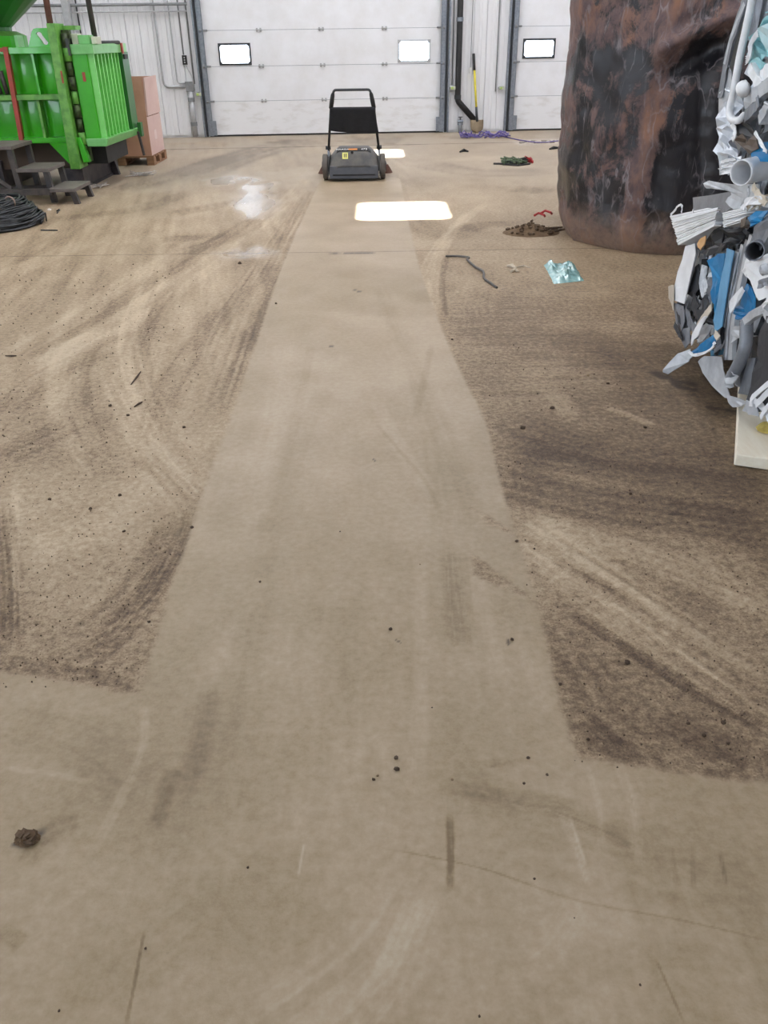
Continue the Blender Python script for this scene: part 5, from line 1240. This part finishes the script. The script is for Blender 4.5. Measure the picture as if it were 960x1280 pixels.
# white scraps beside the bag
M_paper = mat('dirty_paper', (206, 192, 172), .8, rgb2=(160, 146, 126), scale=30)
for k, (P, wd, lab) in enumerate((([(634, 334), (640, 335), (645, 337)], .035, 'crumpled cream paper scrap left of the teal bag, upper piece'), ([(645, 335), (655, 335), (663, 336)], .012, 'thin cream strip of paper pointing at the teal bag'), ([(638, 341), (644, 340), (648, 341)], .03, 'crumpled cream paper scrap left of the teal bag, lower piece'))):
    q = [fl(*p) for p in P]
    tag(MB().tube([q[0] + Vector((0, 0, .008)), q[1] + Vector((0, .01, .016)), q[2] + Vector((0, 0, .007))], [wd * .35, wd * .45, wd * .25], 6).build('paper_scrap', M_paper), lab, 'paper')
# dark bent strap
q = [fl(*p) + Vector((0, 0, z)) for p, z in (((557, 322), .012), ((572, 322), .012), ((586, 325), .02), ((584, 328), .02), ((594, 336), .014), ((604, 342), .016), ((605, 350), .012), ((613, 356), .012), ((621, 361), .008))]
tag(MB().tube([Vector(p) for p in smooth_line([tuple(v) for v in q], 3)], .0085, 6).build('bent_strap', mat('dark_strap', (78, 74, 72), .5, rgb2=(120, 114, 108), scale=20)), 'thin dark bent strap lying right of the swept path', 'strap')
# dark twigs left
for P, lab in (([(164, 482), (170, 474), (176, 466)], 'dark twig lying among the tyre marks on the left floor'), ([(7, 446), (14, 447), (21, 446)], 'short dark twig at the left edge of the floor'), ([(168, 510), (173, 507), (178, 504)], 'shorter twig just below the dark twig among the tyre marks')):
    q = [fl(*p) + Vector((0, 0, .006)) for p in P]; tag(MB().tube([q[0], q[1] + Vector((.004, 0, .004)), q[2]], [.003, .0055, .003], 6).build('twig', mat('twig_bark', (70, 56, 46), .9)), lab, 'twig')
# red, green and black tangle in front of the right door
random.seed(31)
def tangle(px, w_, d_, h, n, r):
    c = fl(*px); return [(c.x + w_ * math.sin(i * 1.9 + random.uniform(-.6, .6)), c.y + d_ * math.cos(i * 2.7 + random.uniform(-.6, .6)), r + h * abs(math.sin(i * 1.3)) * random.random()) for i in range(n)]
tg = thing('strap_tangle', fl(641, 206), 'tangle of dark green straps with a red end on the floor before the right door', 'straps')
MB().tube(tangle((642, 205), .16, .14, .07, 60, .012), .011, 5).build('green_strap', mat('green_strap', (74, 92, 66), .7, rgb2=(120, 130, 104), scale=30), tg)
MB().tube(tangle((644, 205), .15, .12, .07, 30, .012), .009, 5).build('black_strap', M_black, tg)
MB().tube([fl(617, 206) + Vector((0, 0, .015)), fl(624, 206.5) + Vector((0, 0, .02)), fl(634, 207) + Vector((0, 0, .015)), fl(648, 208) + Vector((0, 0, .012)), fl(662, 206) + Vector((0, 0, .012))], .012, 6).build('black_strap', M_black, tg)
MB().tube(tangle((660, 204), .055, .08, .08, 26, .014), .014, 5).build('red_strap', M_redp, tg)
for P, lab in (([(575, 191), (580, 190), (585, 190.5)], 'small dark rag between the sweeper and the green strap tangle'), ([(687, 187.5), (692, 187), (699, 186)], 'dark flat scrap beside the crushed tank near the right door')):
    q = [fl(*p) + Vector((0, 0, .014)) for p in P]; tag(MB().tube([q[0], q[1] + Vector((0, .03, .01)), q[2]], [.012, .022, .012], 6).build('dark_scrap', M_black), lab, 'scrap')
# shredded film near the baler and the pallet, orange cord under the steps
M_film = mat('shredded_film', (196, 190, 184), .4, rgb2=(120, 112, 106), scale=40)
for (px, w_, n, lab) in (((177, 220), .17, 22, 'shredded clear film lying in front of the pallet'), ((124, 235), .09, 16, 'shredded clear film lying at the foot of the baler base')):
    tag(MB().tube(tangle(px, w_, .14, .06, n, .008), .005, 5).build('film_scrap', M_film), lab, 'film')
c = fl(41, 243); tag(MB().tube([(c.x - .16, c.y - .05, .012), (c.x - .08, c.y, .05), (c.x - .02, c.y - .03, .02), (c.x + .05, c.y + .04, .045), (c.x + .12, c.y + .04, .03), (c.x + .13, c.y + .06, .06)], .010, 6).build('orange_cord', mat('orange_cord', (196, 112, 72), .6)), 'frayed orange cord on the floor under the steel steps', 'cord')
c = fl(62, 263); blob(c, .025, .02, 'paper_scrap', mat('white_paper', (228, 222, 214), .7), 1, .3, 'tiny white paper ball between the wire coil and the steps', 'paper')
c = fl(74, 266); tag(MB().tube([(c.x - .04, c.y + .05, .008), (c.x, c.y + .03, .03), (c.x + .02, c.y - .02, .03), (c.x, c.y - .06, .008)], .006, 5).build('wire_offcut', M_wire), 'short curved wire offcut beside the wire coil', 'wire')
c = fl(64, 289); tag(MB().tube([(c.x - .10, c.y + .02, .007), (c.x, c.y, .009), (c.x + .06, c.y, .007)], .006, 5).build('wire_offcut', M_wire), 'straight wire offcut in front of the wire coil', 'wire')
